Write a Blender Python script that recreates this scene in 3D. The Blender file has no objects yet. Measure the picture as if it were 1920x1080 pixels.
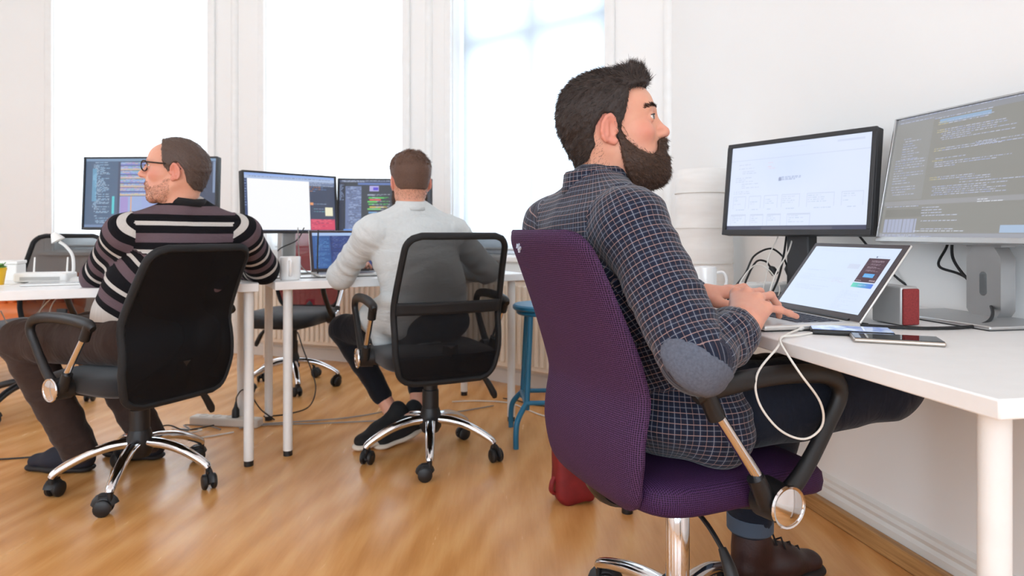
import bpy, bmesh, math, random
import numpy as np
from mathutils import Vector, Matrix, noise as mnoise

SC = bpy.context.scene
COL = SC.collection
random.seed(7)
RNG = np.random.default_rng(7)

# ------------------------------------------------------------------ camera
FPX = 1220.0                       # focal length in pixels of the 1920 px wide frame
EYE = 0.94
cam_d = bpy.data.cameras.new('camera')
cam = bpy.data.objects.new('camera', cam_d)
COL.objects.link(cam)
cam.location = (0, 0, EYE)
cam.rotation_euler = (math.pi/2, 0, 0)
cam_d.sensor_width = 36.0
cam_d.lens = FPX/1920*36.0
cam_d.shift_y = -105/1920
cam_d.clip_start = 0.05
cam_d.dof.use_dof = True
cam_d.dof.focus_distance = 1.42
cam_d.dof.aperture_fstop = 4.8
SC.camera = cam

# ------------------------------------------------------------------ world, exposure
W = bpy.data.worlds.new('overcast_sky')
SC.world = W
W.use_nodes = True
bg = W.node_tree.nodes['Background']
bg.inputs[0].default_value = (0.865, 0.965, 1.085, 1)
bg.inputs[1].default_value = 1.0
EXPO = 2.5
SC.view_settings.view_transform = 'Standard'
SC.view_settings.look = 'None'
SC.view_settings.gamma = 1
SC.view_settings.use_curve_mapping = False
SC.view_settings.exposure = EXPO
SC.cycles.use_denoising = True
SC.cycles.max_bounces = 10
SC.cycles.diffuse_bounces = 6
SC.cycles.glossy_bounces = 4
SC.cycles.transparent_max_bounces = 12
SC.cycles.sample_clamp_indirect = 6
SC.cycles.caustics_reflective = False
SC.cycles.caustics_refractive = False

def portal(name, loc, size_x, size_y, direction):
    l = bpy.data.lights.new(name, 'AREA')
    l.shape = 'RECTANGLE'; l.size = size_x; l.size_y = size_y
    l.cycles.is_portal = True
    o = bpy.data.objects.new(name, l); COL.objects.link(o)
    o.location = loc
    o.rotation_euler = Vector(direction).to_track_quat('-Z', 'Y').to_euler()
    return o

# ------------------------------------------------------------------ colour + materials
def lin(c):
    return tuple((x/255/12.92 if x/255 <= 0.04045 else ((x/255+0.055)/1.055)**2.4) for x in c)

class NT:
    def __init__(s, name):
        s.m = bpy.data.materials.new(name); s.m.use_nodes = True
        s.t = s.m.node_tree; s.n = s.t.nodes
        s.b = s.n['Principled BSDF']; s.out = s.n['Material Output']
    def node(s, typ, **kw):
        nd = s.n.new(typ)
        for k, v in kw.items():
            if k.startswith('i_'):
                key = k[2:]
                key = int(key) if key.isdigit() else key.replace('_', ' ')
                nd.inputs[key].default_value = v
            else: setattr(nd, k, v)
        return nd
    def link(s, a, b): s.t.links.new(a, b)
    def math(s, op, a, b=None, c=None):
        nd = s.n.new('ShaderNodeMath'); nd.operation = op
        for i, v in enumerate((a, b, c)):
            if v is None: continue
            if isinstance(v, (int, float)): nd.inputs[i].default_value = v
            else: s.link(v, nd.inputs[i])
        return nd.outputs[0]
    def mix(s, fac, a, b):
        nd = s.n.new('ShaderNodeMix'); nd.data_type = 'RGBA'
        for sock, v in ((nd.inputs[0], fac), (nd.inputs[6], a), (nd.inputs[7], b)):
            if isinstance(v, (int, float)): sock.default_value = v
            elif isinstance(v, tuple): sock.default_value = (*v[:3], 1)
            else: s.link(v, sock)
        return nd.outputs[2]
    def ramp(s, fac, stops):
        nd = s.n.new('ShaderNodeValToRGB'); s.link(fac, nd.inputs[0])
        e = nd.color_ramp.elements
        e[0].position, e[0].color = stops[0][0], (*stops[0][1], 1)
        e[1].position, e[1].color = stops[-1][0], (*stops[-1][1], 1)
        for p, c in stops[1:-1]:
            x = e.new(p); x.color = (*c, 1)
        return nd.outputs[0]
    def coords(s, kind='Object', scale=(1, 1, 1), rot=(0, 0, 0)):
        tc = s.n.new('ShaderNodeTexCoord'); mp = s.n.new('ShaderNodeMapping')
        s.link(tc.outputs[kind], mp.inputs[0])
        mp.inputs['Scale'].default_value = scale; mp.inputs['Rotation'].default_value = rot
        return mp.outputs[0]
    def noise(s, vec, scale, detail=2, rough=.5):
        nd = s.n.new('ShaderNodeTexNoise')
        nd.inputs['Scale'].default_value = scale; nd.inputs['Detail'].default_value = detail
        nd.inputs['Roughness'].default_value = rough
        if vec is not None: s.link(vec, nd.inputs['Vector'])
        return nd.outputs[0]
    def bump(s, h, strength=.2, dist=.01):
        nd = s.n.new('ShaderNodeBump'); nd.inputs['Strength'].default_value = strength
        nd.inputs['Distance'].default_value = dist
        s.link(h, nd.inputs['Height']); s.link(nd.outputs[0], s.b.inputs['Normal'])

MATS = {}
def mat(name, col, rough=.5, metal=0., var=.0, vscale=20., bump=0., bscale=200., spec=None, sheen=0., coat=0., sss=0.):
    """plain procedural principled material with noise variation; col is sRGB 0-255"""
    if name in MATS: return MATS[name]
    t = NT(name); c = lin(col); b = t.b
    b.inputs['Roughness'].default_value = rough; b.inputs['Metallic'].default_value = metal
    if spec is not None: b.inputs['Specular IOR Level'].default_value = spec
    if sheen: b.inputs['Sheen Weight'].default_value = sheen
    if coat: b.inputs['Coat Weight'].default_value = coat
    if sss:
        b.inputs['Subsurface Weight'].default_value = sss
        b.inputs['Subsurface Radius'].default_value = (.012, .005, .003)
        b.inputs['Subsurface Scale'].default_value = .6
    v = t.coords('Object')
    n = t.noise(v, vscale, 3)
    d = max(var, .02)
    lo = tuple(x*(1-d) for x in c); hi = tuple(min(1, x*(1+d)) for x in c)
    t.link(t.ramp(n, [(.3, lo), (.7, hi)]), b.inputs['Base Color'])
    if bump:
        t.bump(t.noise(v, bscale, 2), bump, .004)
    MATS[name] = t.m
    return t.m

def emis_attr(name, strength, gloss=.35):
    """a lit display: the picture lies in a point colour attribute drawn by the script"""
    t = NT(name); a = t.node('ShaderNodeAttribute', attribute_name='pix')
    t.b.inputs['Base Color'].default_value = (.012, .012, .014, 1)
    t.b.inputs['Roughness'].default_value = gloss
    t.b.inputs['Specular IOR Level'].default_value = .3
    t.link(a.outputs['Color'], t.b.inputs['Emission Color'])
    t.b.inputs['Emission Strength'].default_value = strength
    return t.m

# ------------------------------------------------------------------ objects
def tag(o, label=None, cat=None, group=None, kind=None):
    if label: o['label'] = label
    if cat: o['category'] = cat
    if group: o['group'] = group
    if kind: o['kind'] = kind
    return o

def thing(name, label, cat, loc=(0, 0, 0), rz=0., group=None):
    o = bpy.data.objects.new(name, None); COL.objects.link(o)
    o.empty_display_size = .1
    o.location = loc; o.rotation_euler = (0, 0, rz)
    return tag(o, label, cat, group)

def root_of(o):
    while o.parent: o = o.parent
    return o

def link_mesh(name, me, parent=None, world=False):
    o = bpy.data.objects.new(name, me); COL.objects.link(o)
    if parent is not None:
        o.parent = parent
        if world:
            r = root_of(parent)
            M = Matrix.LocRotScale(r.location, r.rotation_euler, None).inverted()
            me.transform(M)
    return o

def rotm(rx=0, ry=0, rz=0):
    from mathutils import Euler
    return np.array(Euler((rx, ry, rz)).to_matrix())

def catmull(pts, n=8, closed=False):
    P = [np.array(p, float) for p in pts]; out = []
    m = len(P)
    rng = range(m if closed else m-1)
    for i in rng:
        if closed: p0, p1, p2, p3 = P[i-1], P[i], P[(i+1) % m], P[(i+2) % m]
        else:
            p1, p2 = P[i], P[i+1]
            p0 = P[i-1] if i else 2*p1-p2
            p3 = P[i+2] if i+2 < m else 2*p2-p1
        for k in range(n):
            t = k/n
            out.append(.5*((2*p1)+(-p0+p2)*t+(2*p0-5*p1+4*p2-p3)*t*t+(-p0+3*p1-3*p2+p3)*t**3))
    if not closed: out.append(P[-1])
    return out

class MB:
    """collects simple shapes; build() links them as one mesh object"""
    def __init__(s): s.v = []; s.f = []
    def add(s, v, f):
        o = len(s.v); s.v += [tuple(map(float, x)) for x in v]
        s.f += [tuple(i+o for i in q) for q in f]; return s
    def box(s, c, sz, R=None):
        x, y, z = [d/2 for d in sz]
        v = np.array([(-x,-y,-z),(x,-y,-z),(x,y,-z),(-x,y,-z),(-x,-y,z),(x,-y,z),(x,y,z),(-x,y,z)])
        if R is not None: v = v @ np.array(R).T
        return s.add(v+np.array(c), [(3,2,1,0),(4,5,6,7),(0,1,5,4),(1,2,6,5),(2,3,7,6),(3,0,4,7)])
    def tube(s, pts, r, n=10, sx=1., up=None, caps=True, closed=False):
        """tube along pts; r a number or list; sx widens the section sideways"""
        P = [np.array(p, float) for p in pts]; m = len(P)
        rr = r if hasattr(r, '__len__') else [r]*m
        if len(rr) != m: rr = np.interp(np.linspace(0, 1, m), np.linspace(0, 1, len(rr)), rr)
        T = []
        for i in range(m):
            a = P[i-1] if (i or closed) else P[i]; b = P[(i+1) % m] if (i < m-1 or closed) else P[i]
            d = b-a; T.append(d/(np.linalg.norm(d)+1e-12))
        u = np.array(up, float) if up is not None else (np.array([0,0,1.]) if abs(T[0][2]) < .9 else np.array([1.,0,0]))
        V = []
        for i in range(m):
            if i and up is None:
                u = u
            w = np.cross(T[i], u)
            if np.linalg.norm(w) < 1e-6: w = np.cross(T[i], [1., .3, .2])
            w /= np.linalg.norm(w); uu = np.cross(w, T[i])
            if up is None: u = uu
            for k in range(n):
                a = 2*math.pi*k/n
                V.append(P[i]+rr[i]*(math.cos(a)*w*sx+math.sin(a)*uu))
        F = []
        for i in range(m if closed else m-1):
            j = (i+1) % m
            for k in range(n):
                F.append((i*n+k, i*n+(k+1) % n, j*n+(k+1) % n, j*n+k))
        if caps and not closed:
            F.append(tuple(range(n-1, -1, -1))); F.append(tuple((m-1)*n+k for k in range(n)))
        return s.add(V, F)
    def cyl(s, a, b, r0, r1=None, n=20): return s.tube([a, b], [r0, r0 if r1 is None else r1], n)
    def lathe(s, prof, n=24, c=(0, 0, 0), R=None):
        V = []; F = []; m = len(prof)
        for r, z in prof:
            for k in range(n):
                a = 2*math.pi*k/n; V.append((r*math.cos(a), r*math.sin(a), z))
        for i in range(m-1):
            for k in range(n):
                F.append((i*n+k, i*n+(k+1) % n, (i+1)*n+(k+1) % n, (i+1)*n+k))
        if prof[0][0] > 1e-6: F.append(tuple(range(n-1, -1, -1)))
        if prof[-1][0] > 1e-6: F.append(tuple((m-1)*n+k for k in range(n)))
        V = np.array(V)
        if R is not None: V = V @ np.array(R).T
        return s.add(V+np.array(c), F)
    def superq(s, c, r, e1=.4, e2=.4, nu=24, nv=14, R=None):
        sg = lambda x, e: math.copysign(abs(x)**e, x)
        V = []; F = []
        for j in range(nv+1):
            ph = -math.pi/2+math.pi*j/nv
            for i in range(nu):
                th = 2*math.pi*i/nu
                V.append((r[0]*sg(math.cos(ph), e1)*sg(math.cos(th), e2), r[1]*sg(math.cos(ph), e1)*sg(math.sin(th), e2), r[2]*sg(math.sin(ph), e1)))
        for j in range(nv):
            for i in range(nu):
                F.append((j*nu+i, j*nu+(i+1) % nu, (j+1)*nu+(i+1) % nu, (j+1)*nu+i))
        V = np.array(V)
        if R is not None: V = V @ np.array(R).T
        return s.add(V+np.array(c), F)
    def prism(s, poly, z0, z1):
        n = len(poly)
        v = [(x, y, z0) for x, y in poly]+[(x, y, z1) for x, y in poly]
        f = [tuple(range(n-1, -1, -1)), tuple(range(n, 2*n))]+[(i, (i+1) % n, n+(i+1) % n, n+i) for i in range(n)]
        return s.add(v, f)
    def grid(s, fn, nu, nv, wrap=False):
        V = []; F = []
        for j in range(nv+1):
            for i in range(nu+1): V.append(fn(i/nu, j/nv))
        for j in range(nv):
            for i in range(nu):
                a = j*(nu+1)+i; F.append((a, a+1, a+nu+2, a+nu+1))
        return s.add(V, F)
    def mesh(s, name, m=None, smooth=True, angle=40):
        me = bpy.data.meshes.new(name); me.from_pydata(s.v, [], s.f)
        bm = bmesh.new(); bm.from_mesh(me)
        bmesh.ops.remove_doubles(bm, verts=bm.verts, dist=1e-6)
        bmesh.ops.recalc_face_normals(bm, faces=bm.faces); bm.to_mesh(me); bm.free()
        if m: me.materials.append(m)
        if smooth:
            me.polygons.foreach_set('use_smooth', [True]*len(me.polygons))
            me.set_sharp_from_angle(angle=math.radians(angle))
        me.update(); return me
    def build(s, name, m=None, parent=None, bevel=0., world=False, smooth=True, angle=40, solid=0., seg=2):
        o = link_mesh(name, s.mesh(name, m, smooth, angle), parent, world)
        if solid:
            d = o.modifiers.new('solid', 'SOLIDIFY'); d.thickness = solid; d.offset = 0
        if bevel:
            d = o.modifiers.new('bevel', 'BEVEL'); d.width = bevel; d.segments = seg
            d.limit_method = 'ANGLE'; d.angle_limit = math.radians(35)
        return o

def copy_tree(o, parent=None):
    c = o.copy(); COL.objects.link(c); c.parent = parent
    for ch in list(o.children): copy_tree(ch, c)
    return c

# ------------------------------------------------------------------ signed distance modelling (people)
class Field:
    def __init__(s, lo, hi, h):
        s.lo = np.array(lo, float); s.h = h
        s.n = (np.ceil((np.array(hi, float)-s.lo)/h)).astype(int)+1
        s.a = np.full(s.n, 9.0, np.float32)
        s.ax = [(s.lo[i]+h*np.arange(s.n[i])).astype(np.float32) for i in range(3)]
    def sl(s, lo, hi):
        i0 = np.clip(np.floor((np.array(lo)-s.lo)/s.h).astype(int), 0, s.n-1)
        i1 = np.clip(np.ceil((np.array(hi)-s.lo)/s.h).astype(int)+1, 1, s.n)
        S = tuple(slice(a, b) for a, b in zip(i0, i1))
        X = s.ax[0][S[0]][:, None, None]; Y = s.ax[1][S[1]][None, :, None]; Z = s.ax[2][S[2]][None, None, :]
        return S, X, Y, Z
    def op(s, prim, k=.01, mode='u'):
        fn, lo, hi = prim
        pad = k*1.5+3*s.h
        S, X, Y, Z = s.sl(np.array(lo)-pad, np.array(hi)+pad)
        if min(x.stop-x.start for x in S) <= 0: return s
        b = fn(X, Y, Z).astype(np.float32); a = s.a[S]
        if mode == 'u':
            t = np.clip(.5+.5*(a-b)/k, 0, 1); s.a[S] = a*(1-t)+b*t-k*t*(1-t)
        elif mode == 's':
            t = np.clip(.5-.5*(a+b)/k, 0, 1); s.a[S] = a*(1-t)-b*t+k*t*(1-t)
        return s
    def copy(s):
        c = object.__new__(Field); c.__dict__.update(s.__dict__); c.a = s.a.copy(); return c
    def surf(s):
        a = s.a; h = s.h; ins = a < 0
        c = np.zeros(tuple(s.n-1), np.int8)
        for dx in (0, 1):
            for dy in (0, 1):
                for dz in (0, 1):
                    c += ins[dx:dx+c.shape[0], dy:dy+c.shape[1], dz:dz+c.shape[2]]
        act = np.argwhere((c > 0) & (c < 8))
        idx = np.full(c.shape, -1, np.int32); idx[tuple(act.T)] = np.arange(len(act))
        cor = [(x, y, z) for x in (0, 1) for y in (0, 1) for z in (0, 1)]
        val = {q: a[act[:, 0]+q[0], act[:, 1]+q[1], act[:, 2]+q[2]] for q in cor}
        acc = np.zeros((len(act), 3)); cnt = np.zeros(len(act))
        for p in cor:
            for ax in range(3):
                if p[ax]: continue
                q = list(p); q[ax] = 1; q = tuple(q)
                m = (val[p] < 0) != (val[q] < 0)
                t = val[p]/(val[p]-val[q]+1e-20)
                pt = np.tile(np.array(p, float), (len(act), 1)); pt[:, ax] = t
                acc[m] += pt[m]; cnt[m] += 1
        V = s.lo+h*(act+acc/cnt[:, None])
        F = []
        for ax in range(3):
            b1, b2 = (ax+1) % 3, (ax+2) % 3
            A = [slice(None)]*3; B = [slice(None)]*3
            A[ax] = slice(0, -1); B[ax] = slice(1, None)
            fl = np.argwhere(ins[tuple(A)] != ins[tuple(B)])
            ok = (fl[:, b1] > 0) & (fl[:, b2] > 0) & (fl[:, b1] < s.n[b1]-1) & (fl[:, b2] < s.n[b2]-1)
            fl = fl[ok]; sg = ins[tuple(A)][tuple(fl.T)]
            def g(d1, d2):
                q = fl.copy(); q[:, b1] += d1; q[:, b2] += d2; return idx[tuple(q.T)]
            q = np.stack([g(-1, -1), g(0, -1), g(0, 0), g(-1, 0)], 1)
            q[~sg] = q[~sg][:, ::-1]; F.append(q)
        return V, np.concatenate(F)

def _v(*p): return [np.array(x, float) for x in p]
def ell(c, r, R=None):
    c = np.array(c, float); r = np.array(r, float); m = max(r)
    def fn(X, Y, Z):
        x, y, z = X-c[0], Y-c[1], Z-c[2]
        if R is not None:
            x, y, z = [R[0][i]*x+R[1][i]*y+R[2][i]*z for i in range(3)]
        k0 = np.sqrt((x/r[0])**2+(y/r[1])**2+(z/r[2])**2); k1 = np.sqrt((x/r[0]**2)**2+(y/r[1]**2)**2+(z/r[2]**2)**2)
        return k0*(k0-1)/(k1+1e-9)
    return fn, c-m, c+m
def cone(a, b, ra, rb, flat=None, fs=1.):
    """round cone; flat = direction along which it is flattened to fs"""
    a, b = _v(a, b); m = max(ra, rb)
    ab = b-a
    if flat is not None:
        f = np.array(flat, float); f /= np.linalg.norm(f)
        ab = ab+f*np.dot(ab, f)*(1/fs-1)
    L2 = float(ab @ ab)
    def fn(X, Y, Z):
        x, y, z = X-a[0], Y-a[1], Z-a[2]
        if flat is not None:
            d = (x*f[0]+y*f[1]+z*f[2])*(1/fs-1)
            x, y, z = x+d*f[0], y+d*f[1], z+d*f[2]
        t = np.clip((x*ab[0]+y*ab[1]+z*ab[2])/L2, 0, 1)
        d = np.sqrt((x-t*ab[0])**2+(y-t*ab[1])**2+(z-t*ab[2])**2)-(ra+(rb-ra)*t)
        return d*(fs if flat is not None and fs < 1 else 1)
    return fn, np.minimum(a, b)-m, np.maximum(a, b)+m
def chain(F, pts, rad, k=.02, flat=None, fs=1.):
    for i in range(len(pts)-1): F.op(cone(pts[i], pts[i+1], rad[i], rad[i+1], flat, fs), k)
def poly2(P, x, z):
    """signed distance to a polygon in the x,z plane (negative inside)"""
    P = np.array(P, float); d = np.full(np.broadcast(x, z).shape, 1e9); ins = np.zeros(d.shape, bool)
    n = len(P)
    for i in range(n):
        a, b = P[i], P[(i+1) % n]; e = b-a
        t = np.clip(((x-a[0])*e[0]+(z-a[1])*e[1])/(e@e), 0, 1)
        d = np.minimum(d, (x-a[0]-t*e[0])**2+(z-a[1]-t*e[1])**2)
        c = (a[1] > z) != (b[1] > z)
        with np.errstate(divide='ignore', invalid='ignore'):
            xi = (b[0]-a[0])*(z-a[1])/(b[1]-a[1]+1e-12)+a[0]
        ins ^= c & (x < xi)
    d = np.sqrt(d); return np.where(ins, -d, d)

def np_mesh(name, V, F, m=None, smooth=True):
    me = bpy.data.meshes.new(name)
    me.vertices.add(len(V)); me.vertices.foreach_set('co', np.asarray(V, np.float32).ravel())
    F = np.asarray(F); k = F.shape[1]
    me.loops.add(F.size); me.loops.foreach_set('vertex_index', F.astype(np.int32).ravel())
    me.polygons.add(len(F)); me.polygons.foreach_set('loop_start', np.arange(0, F.size, k, dtype=np.int32))
    me.polygons.foreach_set('use_smooth', np.full(len(F), smooth))
    me.update(calc_edges=True)
    if m: me.materials.append(m)
    return me
def normals(V, F):
    a = V[F[:, 2]]-V[F[:, 0]]; b = V[F[:, 3 % F.shape[1]]]-V[F[:, 1]]
    if F.shape[1] == 3: a = V[F[:, 1]]-V[F[:, 0]]; b = V[F[:, 2]]-V[F[:, 0]]
    fn = np.cross(a, b); N = np.zeros_like(V)
    for i in range(F.shape[1]): np.add.at(N, F[:, i], fn)
    return N/(np.linalg.norm(N, axis=1, keepdims=True)+1e-12), fn
def relax(V, F, it=2, lam=.5):
    for _ in range(it):
        S = np.zeros_like(V); c = np.zeros(len(V)); k = F.shape[1]
        for i in range(k):
            for j in ((i+1) % k, (i-1) % k):
                np.add.at(S, F[:, i], V[F[:, j]]); np.add.at(c, F[:, i], 1)
        V = V*(1-lam)+lam*S/np.maximum(c, 1)[:, None]
    return V
def join(parts):
    Vs, Fs, o = [], [], 0
    for V, F in parts:
        Vs.append(V); Fs.append(F+o); o += len(V)
    return np.concatenate(Vs), np.concatenate(Fs)

# ================================================================== ROOM
A = math.radians(11.35)            # the right wall runs 11.35 degrees off the viewing axis
cA, sA = math.cos(A), math.sin(A)
def uv(u, v): return (u*cA-v*sA, u*sA+v*cA)       # u: across to the right wall, v: along it
WALL_U = 1.47
CEIL = 3.6

def wall_mat(name, col, var=.02):
    t = NT(name); c = lin(col); v = t.coords('Object')
    n = t.noise(v, 1.3, 4, .6); n2 = t.noise(v, 35, 3)
    t.link(t.mix(n, tuple(x*(1-var) for x in c), tuple(min(1, x*(1+var)) for x in c)), t.b.inputs['Base Color'])
    t.b.inputs['Roughness'].default_value = .75
    t.b.inputs['Specular IOR Level'].default_value = .25
    t.bump(n2, .08, .003)
    return t.m
M_WALL = wall_mat('painted_plaster', (243, 242, 240))
M_CEIL = wall_mat('ceiling_paint', (244, 243, 241))
M_TRIM = mat('white_gloss_paint', (240, 239, 237), .35)
M_FRAME = mat('window_frame_paint', (240, 241, 243), .35)

def floor_mat():
    t = NT('laminate_floor')
    v = t.coords('Object', (9, 1.1, 1), (0, 0, -A-.5))
    w = t.noise(v, 2.2, 6, .62)
    v2 = t.coords('Object', (46, 2.6, 1), (0, 0, -A-.5))
    fine = t.noise(v2, 3.0, 3, .6)
    wav = t.node('ShaderNodeTexWave', wave_type='RINGS', i_Scale=1.6, i_Distortion=6.5, i_Detail=2.5, i_Detail_Scale=1.2)
    t.link(t.coords('Object', (2.2, .55, 1), (0, 0, -A-.5)), wav.inputs['Vector'])
    f = t.math('ADD', t.math('MULTIPLY', w, .62), t.math('ADD', t.math('MULTIPLY', fine, .15), t.math('MULTIPLY', wav.outputs[1], .20)))
    c = t.ramp(f, [(.28, lin((198, 136, 76))), (.5, lin((217, 156, 93))), (.72, lin((229, 174, 112)))])
    t.link(c, t.b.inputs['Base Color'])
    t.link(t.math('MULTIPLY_ADD', w, .08, .22), t.b.inputs['Roughness'])
    t.b.inputs['Specular IOR Level'].default_value = .45
    t.bump(w, .03, .002)
    return t.m
M_FLOOR = floor_mat()

BACK_Y = -3.2; LEFT_X = -4.7
P_R1 = (0.818, 3.396)
def rw_at(v): return uv(WALL_U, v)
F3a = (-0.571, 4.50); F2a = (-2.16, 5.08)
room_poly = [rw_at(-3.6), P_R1, F3a, F2a, (LEFT_X, 5.08), (LEFT_X, BACK_Y), (1.9, BACK_Y)]
room_poly[0] = (1.9+.0, BACK_Y+.02)
room_poly = [P_R1, F3a, F2a, (LEFT_X, 5.08), (LEFT_X, BACK_Y), uv(WALL_U, (BACK_Y-WALL_U*sA)/cA)]

o = MB().prism(room_poly, -.12, 0).build('floor', M_FLOOR, smooth=False); tag(o, kind='structure')
o = MB().prism(room_poly, CEIL, CEIL+.12).build('ceiling', M_CEIL, smooth=False); tag(o, kind='structure')

def placed(o, P, D):
    o.location = (P[0], P[1], 0); o.rotation_euler = (0, 0, math.atan2(D[1], D[0])); return o
def facet(name, P, Q, wins=(), thick=.26, m=None):
    """wall from P to Q seen from inside with the outside on its left; wins = (t0, t1, z0, z1)"""
    D = np.array(Q)-np.array(P); L = float(np.linalg.norm(D)); D = D/L
    mb = MB(); x = 0.
    for (t0, t1, z0, z1) in sorted(wins):
        mb.box(((x+t0)/2, thick/2, CEIL/2), (t0-x, thick, CEIL))
        mb.box(((t0+t1)/2, thick/2, z0/2), (t1-t0, thick, z0))
        mb.box(((t0+t1)/2, thick/2, (z1+CEIL)/2), (t1-t0, thick, CEIL-z1)); x = t1
    mb.box(((x+L)/2, thick/2, CEIL/2), (L-x, thick, CEIL))
    o = mb.build(name, m or M_WALL, smooth=False)
    placed(o, P, D); tag(o, kind='structure')
    return P, D, L

def blind_mat(name, tr, col):
    t = NT(name); t.n.remove(t.b)
    a = t.node('ShaderNodeBsdfTranslucent'); b = t.node('ShaderNodeBsdfTransparent'); d = t.node('ShaderNodeBsdfDiffuse')
    n = t.noise(t.coords('Object', (1, 1, 1)), 260, 1)
    c = lin(col)
    for x in (a, d): t.link(t.mix(n, tuple(y*.97 for y in c), c), x.inputs[0])
    m1 = t.node('ShaderNodeMixShader', i_0=.25); t.link(a.outputs[0], m1.inputs[1]); t.link(d.outputs[0], m1.inputs[2])
    m2 = t.node('ShaderNodeMixShader', i_0=tr); t.link(m1.outputs[0], m2.inputs[1]); t.link(b.outputs[0], m2.inputs[2])
    t.link(m2.outputs[0], t.out.inputs[0])
    return t.m
M_BLIND = blind_mat('translucent_blind_cloth', .06, (244, 245, 243))
M_BLIND3 = blind_mat('dense_blind_cloth', .02, (196, 201, 205))
def glass_mat():
    t = NT('window_glass'); t.n.remove(t.b)
    a = t.node('ShaderNodeBsdfTransparent', i_0=(.96, .975, .98, 1)); g = t.node('ShaderNodeBsdfGlossy', i_Roughness=.02)
    f = t.node('ShaderNodeLayerWeight', i_Blend=.12)
    v = t.noise(t.coords('Object'), 4, 1)
    t.link(t.mix(v, (.95, .97, .975), (.97, .98, .985)), a.inputs[0])
    m = t.node('ShaderNodeMixShader'); t.link(t.math('MULTIPLY_ADD', f.outputs[1], .4, .03), m.inputs[0]); t.link(a.outputs[0], m.inputs[1]); t.link(g.outputs[0], m.inputs[2])
    t.link(m.outputs[0], t.out.inputs[0]); return t.m
M_GLASS = glass_mat()

def window(n, P, D, t0, t1, z0, z1, blind=None, transom=2.2, trim=True):
    root = bpy.data.objects.new('window_%d' % n, None); COL.objects.link(root)
    placed(root, P, D); tag(root, kind='structure')
    w = t1-t0; yf = .18; c = (t0+t1)/2
    f = MB()
    for x in (t0+.03, t1-.03): f.box((x, yf, (z0+z1)/2), (.06, .07, z1-z0))
    for z in (z0+.03, z1-.03): f.box((c, yf, z), (w-.12, .07, .06))
    f.build('window_frame', M_FRAME, root, bevel=.006)
    MB().box((c, yf, (z0+z1)/2), (.085, .075, z1-z0-.12)).build('mullion', M_FRAME, root, bevel=.006)
    for s in (-1, 1):
        MB().box((c+s*(w/4-.006), yf, transom), (w/2-.104, .065, .09)).build('transom', M_FRAME, root, bevel=.006)
        for (a, b) in ((z0+.06, transom-.045), (transom+.045, z1-.06)):
            MB().box((c+s*(w/4-.006), yf+.004, (a+b)/2), (w/2-.104, .006, b-a)).build('pane', M_GLASS, root, smooth=False)
    MB().box((c, .045, z0-.015), (w-.004, .13, .03)).build('window_sill', M_TRIM, root, bevel=.006)
    if trim:
        for x in (t0-.035, t1+.035):
            MB().box((x, -.012, (z0+z1)/2), (.06, .024, z1-z0+.1)).build('casing', M_TRIM, root, bevel=.008)
        MB().box((c, -.025, z0-.028), (w+.2, .05, .035)).build('apron', M_TRIM, root, bevel=.008)
    if blind is not None:
        b0 = blind
        g = MB().grid(lambda a, b: (t0+.02+(w-.04)*a, .08+.004*math.sin(a*9+b), b0+(z1-.06-b0)*b), 12, 6)
        bl = g.build('roller_blind', M_BLIND3 if n == 3 else M_BLIND, root)
        MB().cyl((t0+.02, .08, b0), (t1-.02, .08, b0), .009, n=10).build('hem_bar', M_TRIM, bl)
    return root
SILL = .80; HEAD = 3.2
W3 = (.227, 1.394); W2 = (.30, 1.48)
P, D, L = facet('wall_bay_right', F3a, P_R1, [(W3[0], W3[1], SILL, HEAD)])
window(3, P, D, W3[0], W3[1], SILL, HEAD, SILL+.03)
P, D, L = facet('wall_bay_middle', F2a, F3a, [(W2[0], W2[1], SILL, HEAD)])
window(2, P, D, W2[0], W2[1], SILL, HEAD, SILL+.03)
P, D, L = facet('wall_bay_left', (LEFT_X, 5.08), F2a, [(LEFT_X*-1-3.573, LEFT_X*-1-2.38, SILL, HEAD)])
window(1, P, D, -LEFT_X-3.573, -LEFT_X-2.38, SILL, HEAD, SILL+.03)
# the rest of the room, out of view: left wall windows added for fill light, those behind the camera sized for it
yb = BACK_Y
P, D, L = facet('wall_left', (LEFT_X, BACK_Y), (LEFT_X, 5.08), [(1.0, 2.1, .8, 3.2), (4.6, 5.7, .8, 3.2)])
window(4, P, D, 1.0, 2.1, .8, 3.2); window(5, P, D, 4.6, 5.7, .8, 3.2)
corner = room_poly[-1]
P, D, L = facet('wall_back', corner, (LEFT_X, BACK_Y), [(.35, 3.0, .5, 3.4), (3.4, 6.1, .5, 3.4)])
window(6, P, D, .35, 3.0, .5, 3.4, transom=2.5); window(7, P, D, 3.4, 6.1, .5, 3.4, transom=2.5)
facet('wall_right', P_R1, corner)
# portals guide the sky light through each opening
def wportal(P, D, t0, t1, z0, z1, off=.3):
    n = np.array((-D[1], D[0]))
    c = np.array(P)+np.array(D)*(t0+t1)/2+n*off
    portal('window_portal', (c[0], c[1], (z0+z1)/2), t1-t0, z1-z0, (-n[0], -n[1], 0))
def unit(a, b):
    d = np.array(b)-np.array(a); return d/np.linalg.norm(d)
wportal(F3a, unit(F3a, P_R1), *W3, SILL, HEAD); wportal(F2a, unit(F2a, F3a), *W2, SILL, HEAD)
wportal((LEFT_X, 5.08), (1, 0), -LEFT_X-3.573, -LEFT_X-2.38, SILL, HEAD)
for (a, b) in ((1.0, 2.1), (4.6, 5.7)): wportal((LEFT_X, BACK_Y), (0, 1), a, b, .8, 3.2)
for (a, b) in ((.35, 3.0), (3.4, 6.1)): wportal(corner, unit(corner, (LEFT_X, BACK_Y)), a, b, .5, 3.4)

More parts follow.
